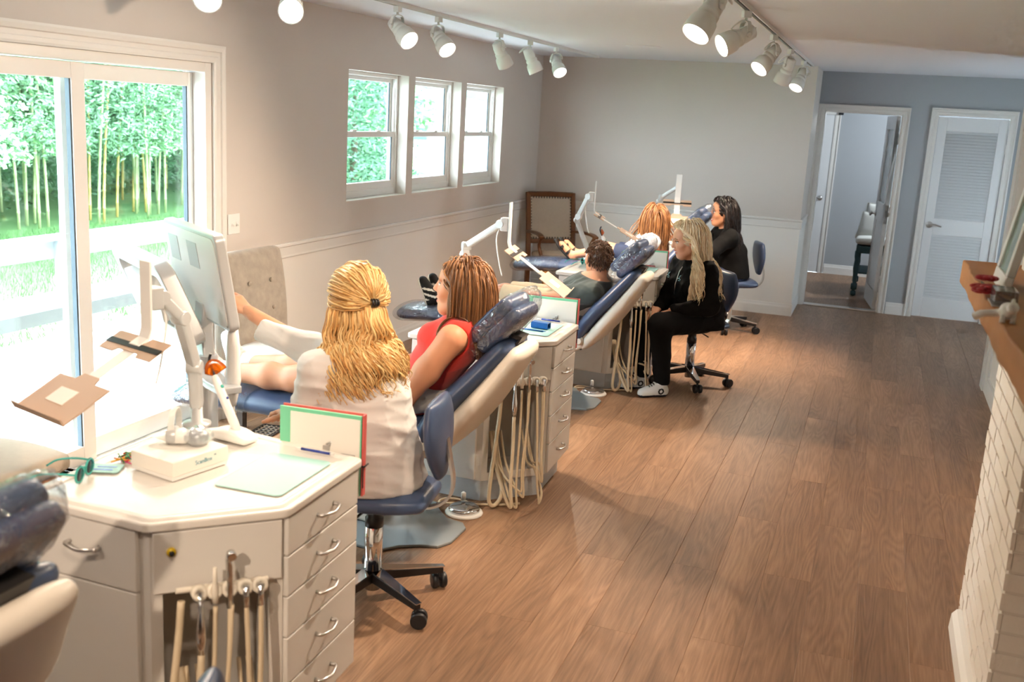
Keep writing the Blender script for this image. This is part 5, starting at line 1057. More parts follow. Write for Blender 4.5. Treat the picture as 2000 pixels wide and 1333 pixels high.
def wrinkle(amp, sc=1.0, seed=0):
    r = np.random.default_rng(seed); K = [(nrm(r.normal(size=3) * np.array([1, 1, 1.7])).astype(np.float32) * np.float32(f * sc), r.uniform(0, 6)) for f in (28, 37, 46, 61, 75)]
    def f(X):
        o = 0
        w = X + 0.012 * np.sin(X[..., [1, 2, 0]] * 19 * sc)
        for i, (k, p) in enumerate(K): o = o + (0.62 - np.sqrt(np.abs(np.sin((w @ k) * .6 + p)) + .01)) * 1.5 / (1 + i * .3)
        return (-amp * .55 * o).astype(np.float32)
    return f
M_skin = vcol_mat('skin', 0.5, 0.35, sss=0.08); M_hair = vcol_mat('hair_strands', 0.36, 0.5); M_shoe = vcol_mat('shoe', 0.6, 0.3)
M_coat = mat('white_coat', srgb(212, 209, 206), .8, sheen=.2); M_redtop = mat('red_knit', srgb(214, 52, 40), .8, sheen=.2); M_shorts = mat('white_shorts', srgb(225, 220, 214), .8)
M_greenshirt = mat('dark_green_jersey', srgb(64, 74, 72), .8, sheen=.2); M_khaki = mat('khaki_cotton', srgb(205, 186, 156), .85); M_black = mat('black_twill', srgb(11, 11, 12), .85, spec=.2); M_navy = mat('navy_twill', srgb(38, 52, 82), .8); M_ltop = mat('pale_grey_top', srgb(205, 208, 212), .8)
lin = lambda *c: np.array(srgb(*c)[:3])
class Person:
    def __init__(s, label, base, skin=(226, 176, 146), group=None):
        s.root = thing('person', label, 'person', base, 0, group); s.base = np.array(base, float); s.parts = []; s.skin = lin(*skin); s.body = Sdf()
    def child(s, name, me): o = bpy.data.objects.new(name, me); COL.objects.link(o); o.parent = s.root; return o
    def local(s, V): return V - s.base
    def cloth(s, name, sdf, m, h=.0075, clip=None, wr=.004, seed=0, sc=1.0):
        V, F = sdf.mesh(h, clip, wrinkle(wr, sc, seed) if wr else None); return s.child(name, np_mesh(name, [(s.local(V), F, None)], m))
    def head(s, c, f, u, brow=(90, 62, 40), lip=(196, 100, 92), iris=(70, 60, 50), neck=None, mouth=0.0, lash=True, scale=1.0, lashes=(40, 30, 28)):
        c = np.array(c, float); f = nrm(f); u = np.array(u, float); u = nrm(u - f * (u @ f)); l = np.cross(u, f); R = np.stack([f, l, u]); g = scale; P = lambda a, b, d: c + (f * a + l * b + u * d) * g
        s.hc, s.hR, s.hg = c, R, g; h = Sdf()
        h.ell(P(-.012, 0, .026), np.array((.097, .077, .094)) * g, R, .02).ell(P(.028, 0, -.03), np.array((.066, .062, .088)) * g, R, .03).ell(P(.03, 0, .045), np.array((.06, .065, .055)) * g, R, .03)
        h.cone(P(.058, -.012, -.1), P(.058, .012, -.1), .021 * g, .021 * g, .03); h.cone(P(.0, .05, -.055), P(.045, .022, -.098), .022 * g, .018 * g, .03); h.cone(P(.0, -.05, -.055), P(.045, -.022, -.098), .022 * g, .018 * g, .03)
        for q in (-1, 1):
            h.ell(P(.058, q * .042, -.028), np.array((.024, .022, .022)) * g, R, .025); h.ell(P(.079, q * .031, .026), np.array((.012, .024, .009)) * g, R, .012)
        h.cone(P(.083, 0, .022), P(.106, 0, -.022), .009 * g, .0105 * g, .014).ell(P(.104, 0, -.026), np.array((.012, .011, .009)) * g, R, .008)
        for q in (-1, 1):
            h.ell(P(.094, q * .011, -.029), np.array((.009, .007, .007)) * g, R, .006); h.ell(P(.098, q * .031, .004), np.array((.016, .017, .011)) * g, R, .012, True); h.ell(P(.077, q * .031, .004), np.array((.0125, .0135, .0105)) * g, R, .003)
        h.ell(P(.083, 0, -.056), np.array((.014, .024, .0065)) * g, R, .008).ell(P(.081, 0, -.070 - mouth), np.array((.014, .021, .0075)) * g, R, .008)
        h.ell(P(.094, 0, -.0625 - mouth * .5), np.array((.012, .022, .0016 + mouth * .6)) * g, R, .004, True)
        for q in (-1, 1):
            h.ell(P(-.006, q * .082, -.006), np.array((.021, .010, .032)) * g, R, .006); h.ell(P(.0, q * .092, -.004), np.array((.012, .005, .02)) * g, R, .006, True)
        nb = P(-.02, 0, -.16) if neck is None else np.array(neck, float); h.cone(P(-.02, 0, -.05), nb, .055 * g, .056 * g, .03)
        V, F = h.mesh(.0032, lo=c - .17 * g, hi=c + .15 * g, clip=None)
        L = (V - c) @ R.T / g; a, b, d = L.T; col = np.tile(s.skin, (len(V), 1))
        def paint(w, cc): nonlocal col; w = np.clip(w, 0, 1)[:, None]; col = col * (1 - w) + cc * w
        ab = np.abs(b)
        paint((1 - np.hypot((ab - .042) / .03, (d + .035) / .026)) * .5, s.skin * np.array((1.0, .72, .68)))
        lw = np.where(a > .072, 1, 0) * (1 - np.clip((np.hypot(b / .026, (d + .063 + mouth * .5) / (.015 + mouth)) - .75) / .25, 0, 1)); paint(lw, lin(*lip))
        if mouth: paint(np.where((a > .07) & (ab < .017) & (np.abs(d + .0625 + mouth * .5) < .0035 + mouth * .45), .9, 0), lin(235, 228, 220))
        paint(np.where((a > .06) & (np.abs(ab - .031) < .021) & (np.abs(d - .0265 - .004 * np.cos((ab - .03) * 90)) < .0042), .85, 0), lin(*brow))
        ew = np.hypot((ab - .031) / .0135, (d - .004) / .0075); paint(np.where((a > .06) & (ew < 1), 1, 0), lin(232, 228, 224)); paint(np.where((a > .07) & (np.hypot(ab - .030, d - .004) < .0055), 1, 0), lin(*iris))
        if lash: paint(np.where((a > .06) & (np.abs(ab - .031) < .018) & (np.abs(d - .0115) < .0036), .9, 0), lin(*lashes))
        s.parts.append((s.local(V), F, col)); s.body.cone(P(-.02, 0, -.07), nb, .05, .054, .02); return P
    def hand(s, w, d, n, t, curl=(25, 30, 25), sc=1.0, spread=.0, nails=None):
        """w wrist, d finger direction, n palm normal (towards which fingers curl), t thumb side"""
        w = np.array(w, float); d = nrm(d); n = np.array(n, float); n = nrm(n - d * (n @ d)); t = np.array(t, float); a = np.cross(d, n); a = a if a @ t > 0 else -a; h = Sdf()
        h.cone(w - d * .03, w + d * .01, .024 * sc, .022 * sc, .015, n, 1.25); h.cone(w + d * .02 * sc + a * .008 * sc, w + d * .072 * sc + a * .012 * sc, .026 * sc, .024 * sc, .012, n, 1.9); h.cone(w + d * .02 * sc - a * .006, w + d * .068 * sc - a * .018 * sc, .024 * sc, .02 * sc, .012, n, 1.8)
        tips = []
        for k, (o, L) in enumerate(((.030, .94), (.010, 1.04), (-.010, .98), (-.029, .78))):
            p = w + d * (.083 - abs(k - 1) * .005) * sc + a * o * sc; ang = 0; dd = nrm(d + a * (spread * (1.5 - k) * .25))
            for j, seg in enumerate((.042, .026, .021)):
                ang += math.radians(curl[j]); q = p + (dd * math.cos(ang) + n * math.sin(ang)) * seg * L * sc; r0 = (.0092, .0084, .0076)[j] * sc; h.cone(p, q, r0, r0 - .0007, .004); p = q
            tips.append((p, dd * math.cos(ang) + n * math.sin(ang)))
        p = w + d * .022 * sc + a * .026 * sc; dd = nrm(d * .65 + a * .62 + n * .35)
        for j, seg in enumerate((.040, .032, .024)):
            q = p + dd * seg * sc; h.cone(p, q, (.0125, .0105, .009)[j] * sc, (.0105, .009, .0075)[j] * sc, .008); p = q; dd = nrm(dd * .8 + d * .3 + n * .1)
        V, F = h.mesh(.0032); col = np.tile(s.skin, (len(V), 1))
        if nails is not None:
            for tp, td in tips:
                m = np.linalg.norm(V - (tp + td * .004 - n * .004), axis=1) < .0085; col[m] = nails
        s.parts.append((s.local(V), F, col))
    def finish(s, h=.0075):
        if s.body.p:
            V, F = s.body.mesh(h); s.parts.append((s.local(V), F, np.tile(s.skin, (len(V), 1))))
        s.child('body', np_mesh('body', s.parts, M_skin))
    # ---- hair
    def hair(s, strands, name='hair', rad=.0045, cols=None, cap=None, sides=5, seed=1, taper=.35, tip=(1.0, 1.0)):
        r = np.random.default_rng(seed); Vs = []; Fs = []; Cs = []; o = 0
        for pts in strands:
            pts = np.asarray(pts); n = len(pts)
            if n < 3: continue
            T = np.gradient(pts, axis=0); T /= np.linalg.norm(T, axis=1)[:, None] + 1e-9; A = np.cross(T, np.array([.31, .17, .93])); A /= np.linalg.norm(A, axis=1)[:, None] + 1e-9; B = np.cross(T, A)
            u = np.linspace(0, 1, n); R = rad * r.uniform(.7, 1.35) * np.minimum(1, .55 + u * 4) * (1 - (1 - taper) * u ** 3)
            ang = np.arange(sides) * 2 * PI / sides
            V = pts[:, None] + (A[:, None] * np.cos(ang)[None, :, None] + B[:, None] * np.sin(ang)[None, :, None]) * R[:, None, None]
            V = V.reshape(-1, 3); i = np.arange(n - 1)[:, None] * sides + np.arange(sides)[None]; j = np.arange(n - 1)[:, None] * sides + (np.arange(sides)[None] + 1) % sides
            Vs.append(V); Fs.append(np.stack([i, j, j + sides, i + sides], -1).reshape(-1, 4) + o); o += len(V)
            c0, c1 = cols; w = r.random(); base = c0 * (1 - w) + c1 * w; base = base * r.uniform(.85, 1.15); Cs.append(np.repeat(base[None] * (tip[0] + (tip[1] - tip[0]) * u[:, None]), sides, 0))
        parts = [(s.local(np.concatenate(Vs)), np.concatenate(Fs), np.clip(np.concatenate(Cs), 0, 1))]
        if cap is not None: parts.append((s.local(cap[0]), cap[1], np.tile((cols[0] + cols[1]) * .42, (len(cap[0]), 1))))
        return s.child(name, np_mesh(name, parts, M_hair))
    def cap(s, grow=.010, front=.035, low=-.03, back=-.09, ear=False):
        """skull cap mesh; face window left open by sinking vertices"""
        N1, N2 = 40, 24; vs = []; fs = []
        for i in range(N2 + 1):
            th = PI * i / N2
            for k in range(N1):
                a = 2 * PI * k / N1; d = np.array([math.sin(th) * math.cos(a), math.sin(th) * math.sin(a), math.cos(th)]); p = d * (np.array([.097, .077, .094]) + grow) + np.array([-.012, 0, .026])
                hid = (p[0] > front and p[2] < .07) or (p[0] > -.02 and p[2] < low) or p[2] < back or (ear and abs(p[1]) > .055 and p[2] < .035 and p[0] > -.035)
                if hid: p = (p - np.array([-.012, 0, .026])) * .80 + np.array([-.012, 0, .026])
                vs.append(s.hc + (p * s.hg) @ s.hR)
        for i in range(N2):
            for k in range(N1): k2 = (k + 1) % N1; fs.append((i * N1 + k, (i + 1) * N1 + k, (i + 1) * N1 + k2, i * N1 + k2))
        return np.array(vs), np.array(fs)
    def fall(s, roots, length, step=.012, wave=0.0, wfreq=30, cols=None, stiff=.55, out=.010, bodies=(), seed=2, grav=(0, 0, -1), flow=None, jit=.12, face=.02, fslope=1.3):
        """grow strands from local head points; they hug the skull, then hang, pushed out of the given ellipsoids"""
        r = np.random.default_rng(seed); g = nrm(grav); ce = np.array([-.012, 0, .026]); re = np.array([.097, .077, .094]) + out
        rts = np.array(roots, float); N = len(rts); U = lambda v: v / (np.linalg.norm(v, axis=1)[:, None] + 1e-9)
        Ls = length * r.uniform(.82, 1.08, N); ns = (Ls / step).astype(int); p = s.hc + (rts * s.hg) @ s.hR; nr = U((((rts - ce) / re) / re) @ s.hR)
        fl = 0 if flow is None else np.array([flow(q) for q in rts], float) @ s.hR
        v = U(g - nr * (nr @ g)[:, None] + fl + r.normal(0, jit, (N, 3))); tr = [p]; lay = r.uniform(0, .012, (N, 1))
        for k in range(ns.max()):
            v = U(v * stiff + g * (1 - stiff) * .8 + r.normal(0, .02, (N, 3))); p = p + v * step; last = tr[-1]
            x = ((p - s.hc) @ s.hR.T) / s.hg; e = (x - ce) / (re + lay); d = np.linalg.norm(e, axis=1); hit = d < 1; x = np.where(hit[:, None], ce + e / d[:, None] * (re + lay), x)
            lim = face + np.maximum(0., x[:, 2] - .035) * fslope; m = (x[:, 2] > -.17) & (x[:, 0] > lim)
            x[:, 0] = np.where(m, np.maximum(lim, x[:, 0] - step * .9), x[:, 0]); x[:, 1] += np.where(m, np.sign(x[:, 1]) * .003, 0); hit |= m
            p2 = s.hc + (x * s.hg) @ s.hR; v = np.where(hit[:, None], U(p2 - last + 1e-6), v); p = np.where(hit[:, None], p2, p)
            for (bc, br) in bodies:
                B_ = br + lay * .8; e = (p - bc) / B_; d = np.linalg.norm(e, axis=1); hit = d < 1; p2 = bc + e / d[:, None] * B_; v = np.where(hit[:, None], U(v * .5 + (p2 - last) / step * .5), v); p = np.where(hit[:, None], p2, p)
            tr.append(p)
        T_ = np.stack(tr, 1); S = []
        for q in range(N):
            pts = T_[q, :ns[q] + 1]
            if wave:
                T = np.gradient(pts, axis=0); T /= np.linalg.norm(T, axis=1)[:, None] + 1e-9; sd = np.cross(T, nr[q] + .3 * r.normal(size=3)); sd /= np.linalg.norm(sd, axis=1)[:, None] + 1e-9; u = np.linspace(0, 1, len(pts)); ph = 38 * rts[q, 1] + 22 * rts[q, 2] + r.normal(0, .55)
                amp = wave * r.uniform(.7, 1.3) * np.clip((u - .12) * 2.2, 0, 1); ar = u * Ls[q] * wfreq * r.uniform(.94, 1.06) + ph; pts = pts + sd * (amp * np.sin(ar))[:, None] + np.cross(T, sd) * (amp * .6 * np.cos(ar))[:, None]
            S.append(pts)
        return S
def scalp(n, cond, seed=0):
    r = np.random.default_rng(seed); out = []
    while len(out) < n:
        d = nrm(r.normal(size=3)); p = d * np.array([.099, .079, .096]) + np.array([-.012, 0, .026])
        if cond(*p): out.append(p)
    return out
full = lambda a, b, d: d > -.04 - .05 * (a < -.03) and not (a > .055 - .25 * max(0, .07 - d) * 0 and d < .072) and not (a > .01 and d < .03)
def torso(sd, pel, neck, lat, fwd, W=.165, sh=None, k=.04, inf=0.0, bust=0.0, belly=0.0):
    pel, neck, lat, fwd = np.array(pel, float), np.array(neck, float), nrm(lat), nrm(fwd); ax = nrm(neck - pel); fw2 = nrm(fwd - ax * (fwd @ ax)); lt = np.cross(ax, fw2); lt = lt if lt @ lat > 0 else -lt; R = np.stack([lt, fw2, ax]); L = np.linalg.norm(neck - pel); at = lambda t, o=0: pel + ax * L * t + fw2 * o
    sd.ell(at(-.02), np.array((W * 1.0, .125 + belly * .3, .12)) + inf, R, k).ell(at(.32, belly * .4), np.array((W * .82, .10 + belly, .15)) + inf, R, k).ell(at(.66), np.array((W * .95, .112, .17)) + inf, R, k)
    if bust:
        for q in (-1, 1): sd.ell(at(.64, .07) + lt * q * .065, np.array((.062, .062, .058)) * bust + inf, R, .03)
    if sh is not None:
        for p in sh: p = np.array(p, float); sd.cone(at(.90), p, .06 + inf, .055 + inf, .05)
    return at
def limb(sd, pts, rs, k=.025, inf=0.0):
    for i in range(len(pts) - 1): sd.cone(pts[i], pts[i + 1], rs[i] + inf, rs[i + 1] + inf, k)
def shoe(P, name, ankle, heel_dir, up, mcol, sole, lac=None, L=.25, sc=1.0, extra=None):
    """sneaker: toe direction heel_dir, sole normal -up"""
    a = np.array(ankle, float); d = nrm(heel_dir); u = np.array(up, float); u = nrm(u - d * (u @ d)); l = np.cross(u, d); R = np.stack([d, l, u]); s = Sdf(); Q = lambda x, y, z: a + (d * x + l * y + u * z) * sc
    s.ell(Q(-.015, 0, -.045), np.array((.05, .036, .045)) * sc, R, .03).cone(Q(-.02, 0, -.055), Q(.13, 0, -.062), .036 * sc, .034 * sc, .03, l, .92).cone(Q(.0, 0, -.01), Q(.09, 0, -.045), .036 * sc, .028 * sc, .03).cone(Q(.0, 0, .02), Q(0, 0, -.02), .04 * sc, .04 * sc, .02)
    clip = lambda X: np.maximum(-(((X - a.astype(np.float32)) @ u.astype(np.float32)) + .086 * sc), ((X - a.astype(np.float32)) @ u.astype(np.float32)) - .012 * sc)
    V, F = s.mesh(.0042, clip); z = ((V - a) @ u) / sc; x = ((V - a) @ d) / sc; y = ((V - a) @ l) / sc
    c = np.tile(lin(*mcol), (len(V), 1)); c[z < -.070] = lin(*sole)
    if lac is not None: c[(np.abs(y) < .02) & (x > .03) & (x < .10) & (np.sin(x * 380) > .1) & (z > -.05)] = lin(*lac)
    if extra: extra(c, x, y, z)
    return P.child(name, np_mesh(name, [(P.local(V), F, c)], M_shoe))
# ---------------------------------------------------------------- A: woman in white coat, seen from behind
Z = np.array([0, 0, 1.0])
def planeclip(*pl):
    """keep the side where (x - p).n < 0 for every (p, n)"""
    P = [(np.array(p, np.float32), nrm(n).astype(np.float32)) for p, n in pl]
    def f(X):
        o = (X - P[0][0]) @ P[0][1]
        for p, n in P[1:]: o = np.maximum(o, (X - p) @ n)
        return o
    return f
A = Person('woman in a white coat on a stool reaching for the scanner monitor', (1.83, 3.28, 0.0), (210, 152, 118))
fA = np.array([-.88, .47, 0]); lA = np.array([-.47, -.88, 0]); pel = (1.815, 3.275, .575); nk = (1.745, 3.285, .985)
Ls, Le, Lw = (1.655, 3.145, .915), (1.585, 3.175, .70), (1.44, 3.33, .66); Rs, Re, Rw = (1.725, 3.45, .925), (1.405, 3.505, .885), (1.145, 3.47, 1.015)
A.head((1.715, 3.292, 1.145), (-.86, .5, -.08), (0, 0, 1), neck=(1.748, 3.28, .985))
limb(A.body, [Re, Rw], [.042, .026]); limb(A.body, [Le, Lw], [.042, .026]); torso(A.body, pel, nk, lA, fA, .15, [Ls, Rs])
A.hand(Rw, (-.75, .1, .45), (-.4, .3, -.8), (0, -.7, .7), (18, 25, 20)); A.hand(Lw, (-.8, .5, -.05), (0, 0, -1), (-.5, -.8, 0), (20, 25, 20))
kneeL, kneeR = (1.45, 3.37, .545), (1.52, 3.535, .545); limb(A.body, [(1.79, 3.2, .56), kneeL, (1.42, 3.40, .12)], [.07, .05, .035]); limb(A.body, [(1.84, 3.36, .56), kneeR, (1.49, 3.56, .12)], [.07, .05, .035])
A.finish()
s_ = Sdf(); torso(s_, pel, nk, lA, fA, .168, [Ls, Rs], inf=.012); limb(s_, [Rs, Re, (1.21, 3.475, .95)], [.068, .056, .05], .04, .006); limb(s_, [Ls, Le, (1.47, 3.31, .665)], [.068, .058, .046], .04, .006)
s_.cone((1.80, 3.27, .80), (1.84, 3.265, .50), .145, .175, .05, lA, .9).cone((1.74, 3.285, .96), (1.742, 3.285, 1.02), .065, .062, .03)
A.cloth('coat', s_, M_coat, .007, planeclip(((1.8, 3.3, .478), (0, 0, -1)), ((1.205, 3.47, .95), (-.9, -.1, .4)), ((1.745, 3.285, 1.02), (.1, 0, 1))), .011, 3, 1.5)
s_ = Sdf(); limb(s_, [(1.79, 3.2, .56), kneeL, (1.42, 3.40, .10)], [.085, .068, .055]); limb(s_, [(1.84, 3.36, .56), kneeR, (1.49, 3.56, .10)], [.085, .068, .055]); A.cloth('trousers', s_, M_coat, .009, planeclip(((0, 0, .10), (0, 0, -1))), .003, 4)
shoe(A, 'shoe', (1.41, 3.40, .088), fA, (0, 0, 1), (235, 235, 232), (220, 220, 220)); shoe(A, 'shoe', (1.48, 3.565, .088), fA, (0, 0, 1), (235, 235, 232), (220, 220, 220))
def toclip(P, roots, clip, seed, n=16):
    r = np.random.default_rng(seed); S = []
    ce = np.array([-.012, 0, .026]); re = np.array([.097, .077, .094])
    for rt in roots:
        a = (np.array(rt) - ce) / re; b = (np.array(clip) + r.normal(0, .006, 3) - ce) / re; a /= np.linalg.norm(a); b /= np.linalg.norm(b); pts = []; lay = r.uniform(.006, .017); puff = r.uniform(.010, .03)
        om = math.acos(np.clip(a @ b, -1, 1)) + 1e-6
        for k in range(n):
            t = k / (n - 1); e = (math.sin((1 - t) * om) * a + math.sin(t * om) * b) / math.sin(om); x = ce + e * (re + lay + puff * math.sin(t * PI) * (.6 if t < .5 else 1)); pts.append(P.hc + x @ P.hR)
        S.append(np.array(pts))
    return S
hcA = (lin(206, 150, 82), lin(246, 214, 152)); bodA = [(np.array([1.755, 3.285, .86]), np.array([.160, .168, .20])), (np.array([1.80, 3.275, .65]), np.array([.19, .20, .25]))]
SA = toclip(A, scalp(800, lambda a, b, d: d > .0 and a > -.075 and not (a > .06 and d < .06)), (-.113, 0, .012), 5)
SA += A.fall(scalp(900, lambda a, b, d: -.07 < d < .012 and a < .01, 8), .33, wave=.021, wfreq=46, stiff=.66, out=.014, bodies=bodA, seed=6, jit=.22, flow=lambda r: (-.3, .22 * np.sign(r[1]), 0))
SA += A.fall([(-.122, x, .006) for x in np.linspace(-.03, .03, 170)], .28, wave=.023, wfreq=44, stiff=.72, out=.02, bodies=bodA, seed=7, jit=.25, flow=lambda r: (-.4, 9 * r[1], .1))
A.hair(SA, rad=.0031, cols=hcA, cap=A.cap(.006), seed=2, tip=(1.02, .78))
cl = MB()
for q in (-1, 0, 1): cl.tube(cr([(0, q * .009, -.012), (-.014, q * .011, -.004), (-.014, q * .011, .008), (0, q * .009, .014)], 4), .0045, 6)
Rm = Matrix([list(A.hR[0]) + [0], list(A.hR[1]) + [0], list(A.hR[2]) + [0], [0, 0, 0, 1]]).transposed(); cl.xf(Rm); o = obj('hair_clip', cl, M_blackpl, A.root); o.location = Vector(A.local(A.hc + np.array([-.135, 0, .008]) @ A.hR))

# ---------------------------------------------------------------- B: girl in red
B = Person('girl in a red sleeveless top leaning back in the dental chair', (1.5, 4.0, 0.0), (208, 148, 114))
fB = np.array([-1, 0, .0]); lB = np.array([0, -1, 0]); pel = (1.66, 3.99, .655); nk = (1.905, 3.985, .965)
Ls, Le, Lw = (1.888, 3.825, .925), (1.70, 3.768, .645), (1.545, 3.90, .735); Rs, Re, Rw = (1.888, 4.145, .925), (1.76, 4.20, .70), (1.685, 4.03, .785)
B.head((1.855, 3.985, 1.115), (-.97, -.12, .12), (.15, 0, 1), mouth=.003, neck=(1.908, 3.985, .96), brow=(120, 84, 56), scale=1.03)
torso(B.body, pel, nk, lB, (-.8, 0, .6), .15, [Ls, Rs]); limb(B.body, [Ls, tuple((np.array(Ls) + Le) / 2), Le, Lw], [.057, .055, .042, .027]); limb(B.body, [Rs, Re, Rw], [.052, .042, .027])
for y, kz in ((3.895, .642), (4.085, .665)):
    B.body.cone((1.62, y, .645), (1.16, y - .01, kz), .085, .062, .03).cone((1.16, y - .01, kz), (1.13, y - .01, kz - .004), .062, .06, .02).cone((1.10, y - .008, kz - .012), (.98, y, .628), .057, .060, .03).cone((.98, y, .628), (.735, y + .012, .612), .058, .036, .03)
B.hand(Lw, (-.55, .75, .12), (.2, .1, -1), (-.6, -.3, .7), (22, 30, 25)); B.hand(Rw, (-.45, -.8, .1), (.2, -.1, -1), (-.7, .2, .6), (20, 28, 25)); B.finish()
s_ = Sdf(); torso(s_, pel, nk, lB, (-.8, 0, .6), .155, [(1.888, 3.87, .93), (1.888, 4.10, .93)], inf=.010, bust=.95)
s_.cone((1.90, 3.89, .965), (1.90, 4.08, .965), .05, .05, .03)
s_.cone((1.885, 3.80, .90), (1.885, 3.66, .90), .085, .085, .012, sub=True).cone((1.885, 4.17, .90), (1.885, 4.32, .90), .085, .085, .012, sub=True)
B.cloth('sleeveless_top', s_, M_redtop, .0065, planeclip(((1.905, 3.985, 1.0), (.1, 0, 1)), ((1.60, 4, .62), (-.8, 0, -.7))), .0035, 11)
s_ = Sdf(); s_.ell((1.66, 3.99, .645), (.155, .178, .115), None, .04)
for y, kz in ((3.895, .642), (4.085, .665)): s_.cone((1.64, y, .65), (1.42, y, .652), .108, .098, .03)
B.cloth('shorts', s_, M_shorts, .008, planeclip(((1.43, 4, .65), (-1, 0, 0)), ((1.66, 4, .565), (0, 0, -1))), .004, 12)
for y in (3.91, 4.10):
    shoe(B, 'sneaker', (.70, y, .625), (-.28, 0, .96), (.96, 0, .28), (238, 236, 232), (245, 245, 243), (215, 212, 208), sc=.92); s_ = Sdf(); s_.cone((.755, y, .615), (.72, y, .617), .043, .044, .02); B.cloth('sock', s_, M_coat, .006, None, .001, 13)
bodB = [(np.array([1.86, 3.985, .84]), np.array([.125, .185, .155])), (np.array([1.89, 3.86, .94]), np.array([.065, .09, .065])), (np.array([1.89, 4.12, .94]), np.array([.065, .09, .065]))]
hcB = (lin(74, 48, 32), lin(150, 104, 64))
SB = B.fall(scalp(1200, lambda a, b, d: (d > .02 and a < .062) or (a < .0 and d > -.045), 21), .29, wave=.0015, wfreq=20, stiff=.6, out=.008, bodies=bodB, seed=22, jit=.03, flow=lambda r: (-.55, .9 * np.sign(r[1]) * (r[2] > .06), 0))
B.hair(SB, rad=.0031, cols=hcB, cap=B.cap(.008, .05), seed=23, tip=(1.25, .8))

# ---------------------------------------------------------------- C: boy
Cc_ = Person('boy in a dark green shirt and khaki shorts reclining in the dental chair', (1.5, 6.385, 0.0), (212, 154, 122))
pel = (1.55, 6.39, .645); nk = (1.858, 6.385, .815); lC = np.array([0, -1, 0])
Ls, Le, Lw = (1.83, 6.235, .765), (1.525, 6.19, .70), (1.315, 6.29, .70); Rs, Re, Rw = (1.83, 6.535, .765), (1.56, 6.60, .69), (1.36, 6.51, .71)
Cc_.head((1.825, 6.385, .955), (-.52, .85, -.06), (.12, 0, 1), neck=(1.86, 6.385, .80), scale=.97)
torso(Cc_.body, pel, nk, lC, (-.5, 0, .85), .145, [Ls, Rs]); limb(Cc_.body, [Ls, Le, Lw], [.045, .036, .025]); limb(Cc_.body, [Rs, Re, Rw], [.045, .036, .025])
for y, fy in ((6.30, 6.325), (6.475, 6.455)):
    Cc_.body.cone((1.52, y, .645), (1.17, y, .66), .078, .056, .03).cone((1.17, y, .66), (.98, (y + fy) / 2, .628), .052, .052, .03).cone((.98, (y + fy) / 2, .628), (.77, fy, .585), .050, .034, .03)
Cc_.hand(Lw, (-.9, .25, .05), (0, .1, -1), (-.2, .8, .5), (14, 18, 15), spread=1.0); Cc_.hand(Rw, (-.9, -.2, .05), (0, -.1, -1), (-.2, -.8, .5), (14, 18, 15), spread=1.0); Cc_.finish()
s_ = Sdf(); torso(s_, pel, nk, lC, (-.5, 0, .85), .155, [Ls, Rs], inf=.012); lp = lambda a, b, t: tuple(np.array(a) * (1 - t) + np.array(b) * t)
limb(s_, [Ls, lp(Ls, Le, .62)], [.072, .068], .04); limb(s_, [Rs, lp(Rs, Re, .62)], [.072, .068], .04); s_.cone((1.85, 6.385, .80), (1.858, 6.385, .84), .07, .063, .03)
dC = nrm(np.array(Le) - Ls); dR = nrm(np.array(Re) - Rs)
Cc_.cloth('t_shirt', s_, M_greenshirt, .007, planeclip(((1.858, 6.385, .838), (.2, 0, 1)), (tuple(np.array(Ls) + dC * .19), dC), (tuple(np.array(Rs) + dR * .185), dR)), .008, 31, 1.4)
s_ = Sdf(); s_.ell((1.55, 6.39, .64), (.14, .17, .11), None, .04)
for y in (6.30, 6.475): s_.cone((1.54, y, .648), (1.20, y, .662), .10, .082, .03)
Cc_.cloth('shorts', s_, M_khaki, .008, planeclip(((1.215, 6.4, .65), (-1, 0, 0)), ((1.5, 6.4, .56), (0, 0, -1))), .005, 32)
def stripes(c, x, y, z): m = (np.sin((x + z * .6) * 150) > .35) & (np.abs(y) > .02) & (z > -.068) & (x > .0) & (x < .09); c[m] = lin(232, 226, 214)
for y, sy in ((6.325, -.12), (6.455, .12)): shoe(Cc_, 'sneaker', (.735, y, .60), (-.34, sy, .93), (.93, 0, .34), (20, 20, 22), (226, 220, 206), (20, 20, 22), sc=1.0, extra=stripes)
SCc = Cc_.fall(scalp(1500, lambda a, b, d: (d > .04 or (a < -.03 and d > -.06)) and not (a > .06 and d < .075), 41), .017, step=.004, stiff=.5, out=.003, seed=42, jit=.10, flow=lambda r: ((r[0] + .05) * 8 * (r[2] > .05), 8 * r[1] * (r[2] > .05), 0))
Cc_.hair(SCc, rad=.0026, cols=(lin(52, 34, 22), lin(96, 62, 38)), cap=Cc_.cap(.004, .06, .0, -.06, ear=True), seed=43, sides=4)

# ---------------------------------------------------------------- D: auburn patient
Dd = Person('patient with long auburn hair sitting up in the farthest dental chair', (1.5, 8.77, 0.0), (214, 156, 124))
pel = (1.55, 8.77, .70); nk = (1.715, 8.765, .885); Ls, Le, Lw = (1.70, 8.61, .84), (1.62, 8.58, .66), (1.45, 8.68, .74); Rs, Re, Rw = (1.70, 8.92, .84), (1.60, 8.96, .66), (1.45, 8.87, .74)
Dd.head((1.685, 8.765, 1.02), (-.42, .90, -.08), (.05, 0, 1), neck=(1.72, 8.765, .87), scale=.97)
torso(Dd.body, pel, nk, (0, -1, 0), (-.8, 0, .5), .14, [Ls, Rs]); limb(Dd.body, [Ls, Le, Lw], [.044, .036, .025]); limb(Dd.body, [Rs, Re, Rw], [.044, .036, .025])
for y in (8.69, 8.84): Dd.body.cone((1.52, y, .69), (1.28, y, .72), .08, .055, .03).cone((1.28, y, .72), (1.02, y + .02, .655), .05, .032, .03)
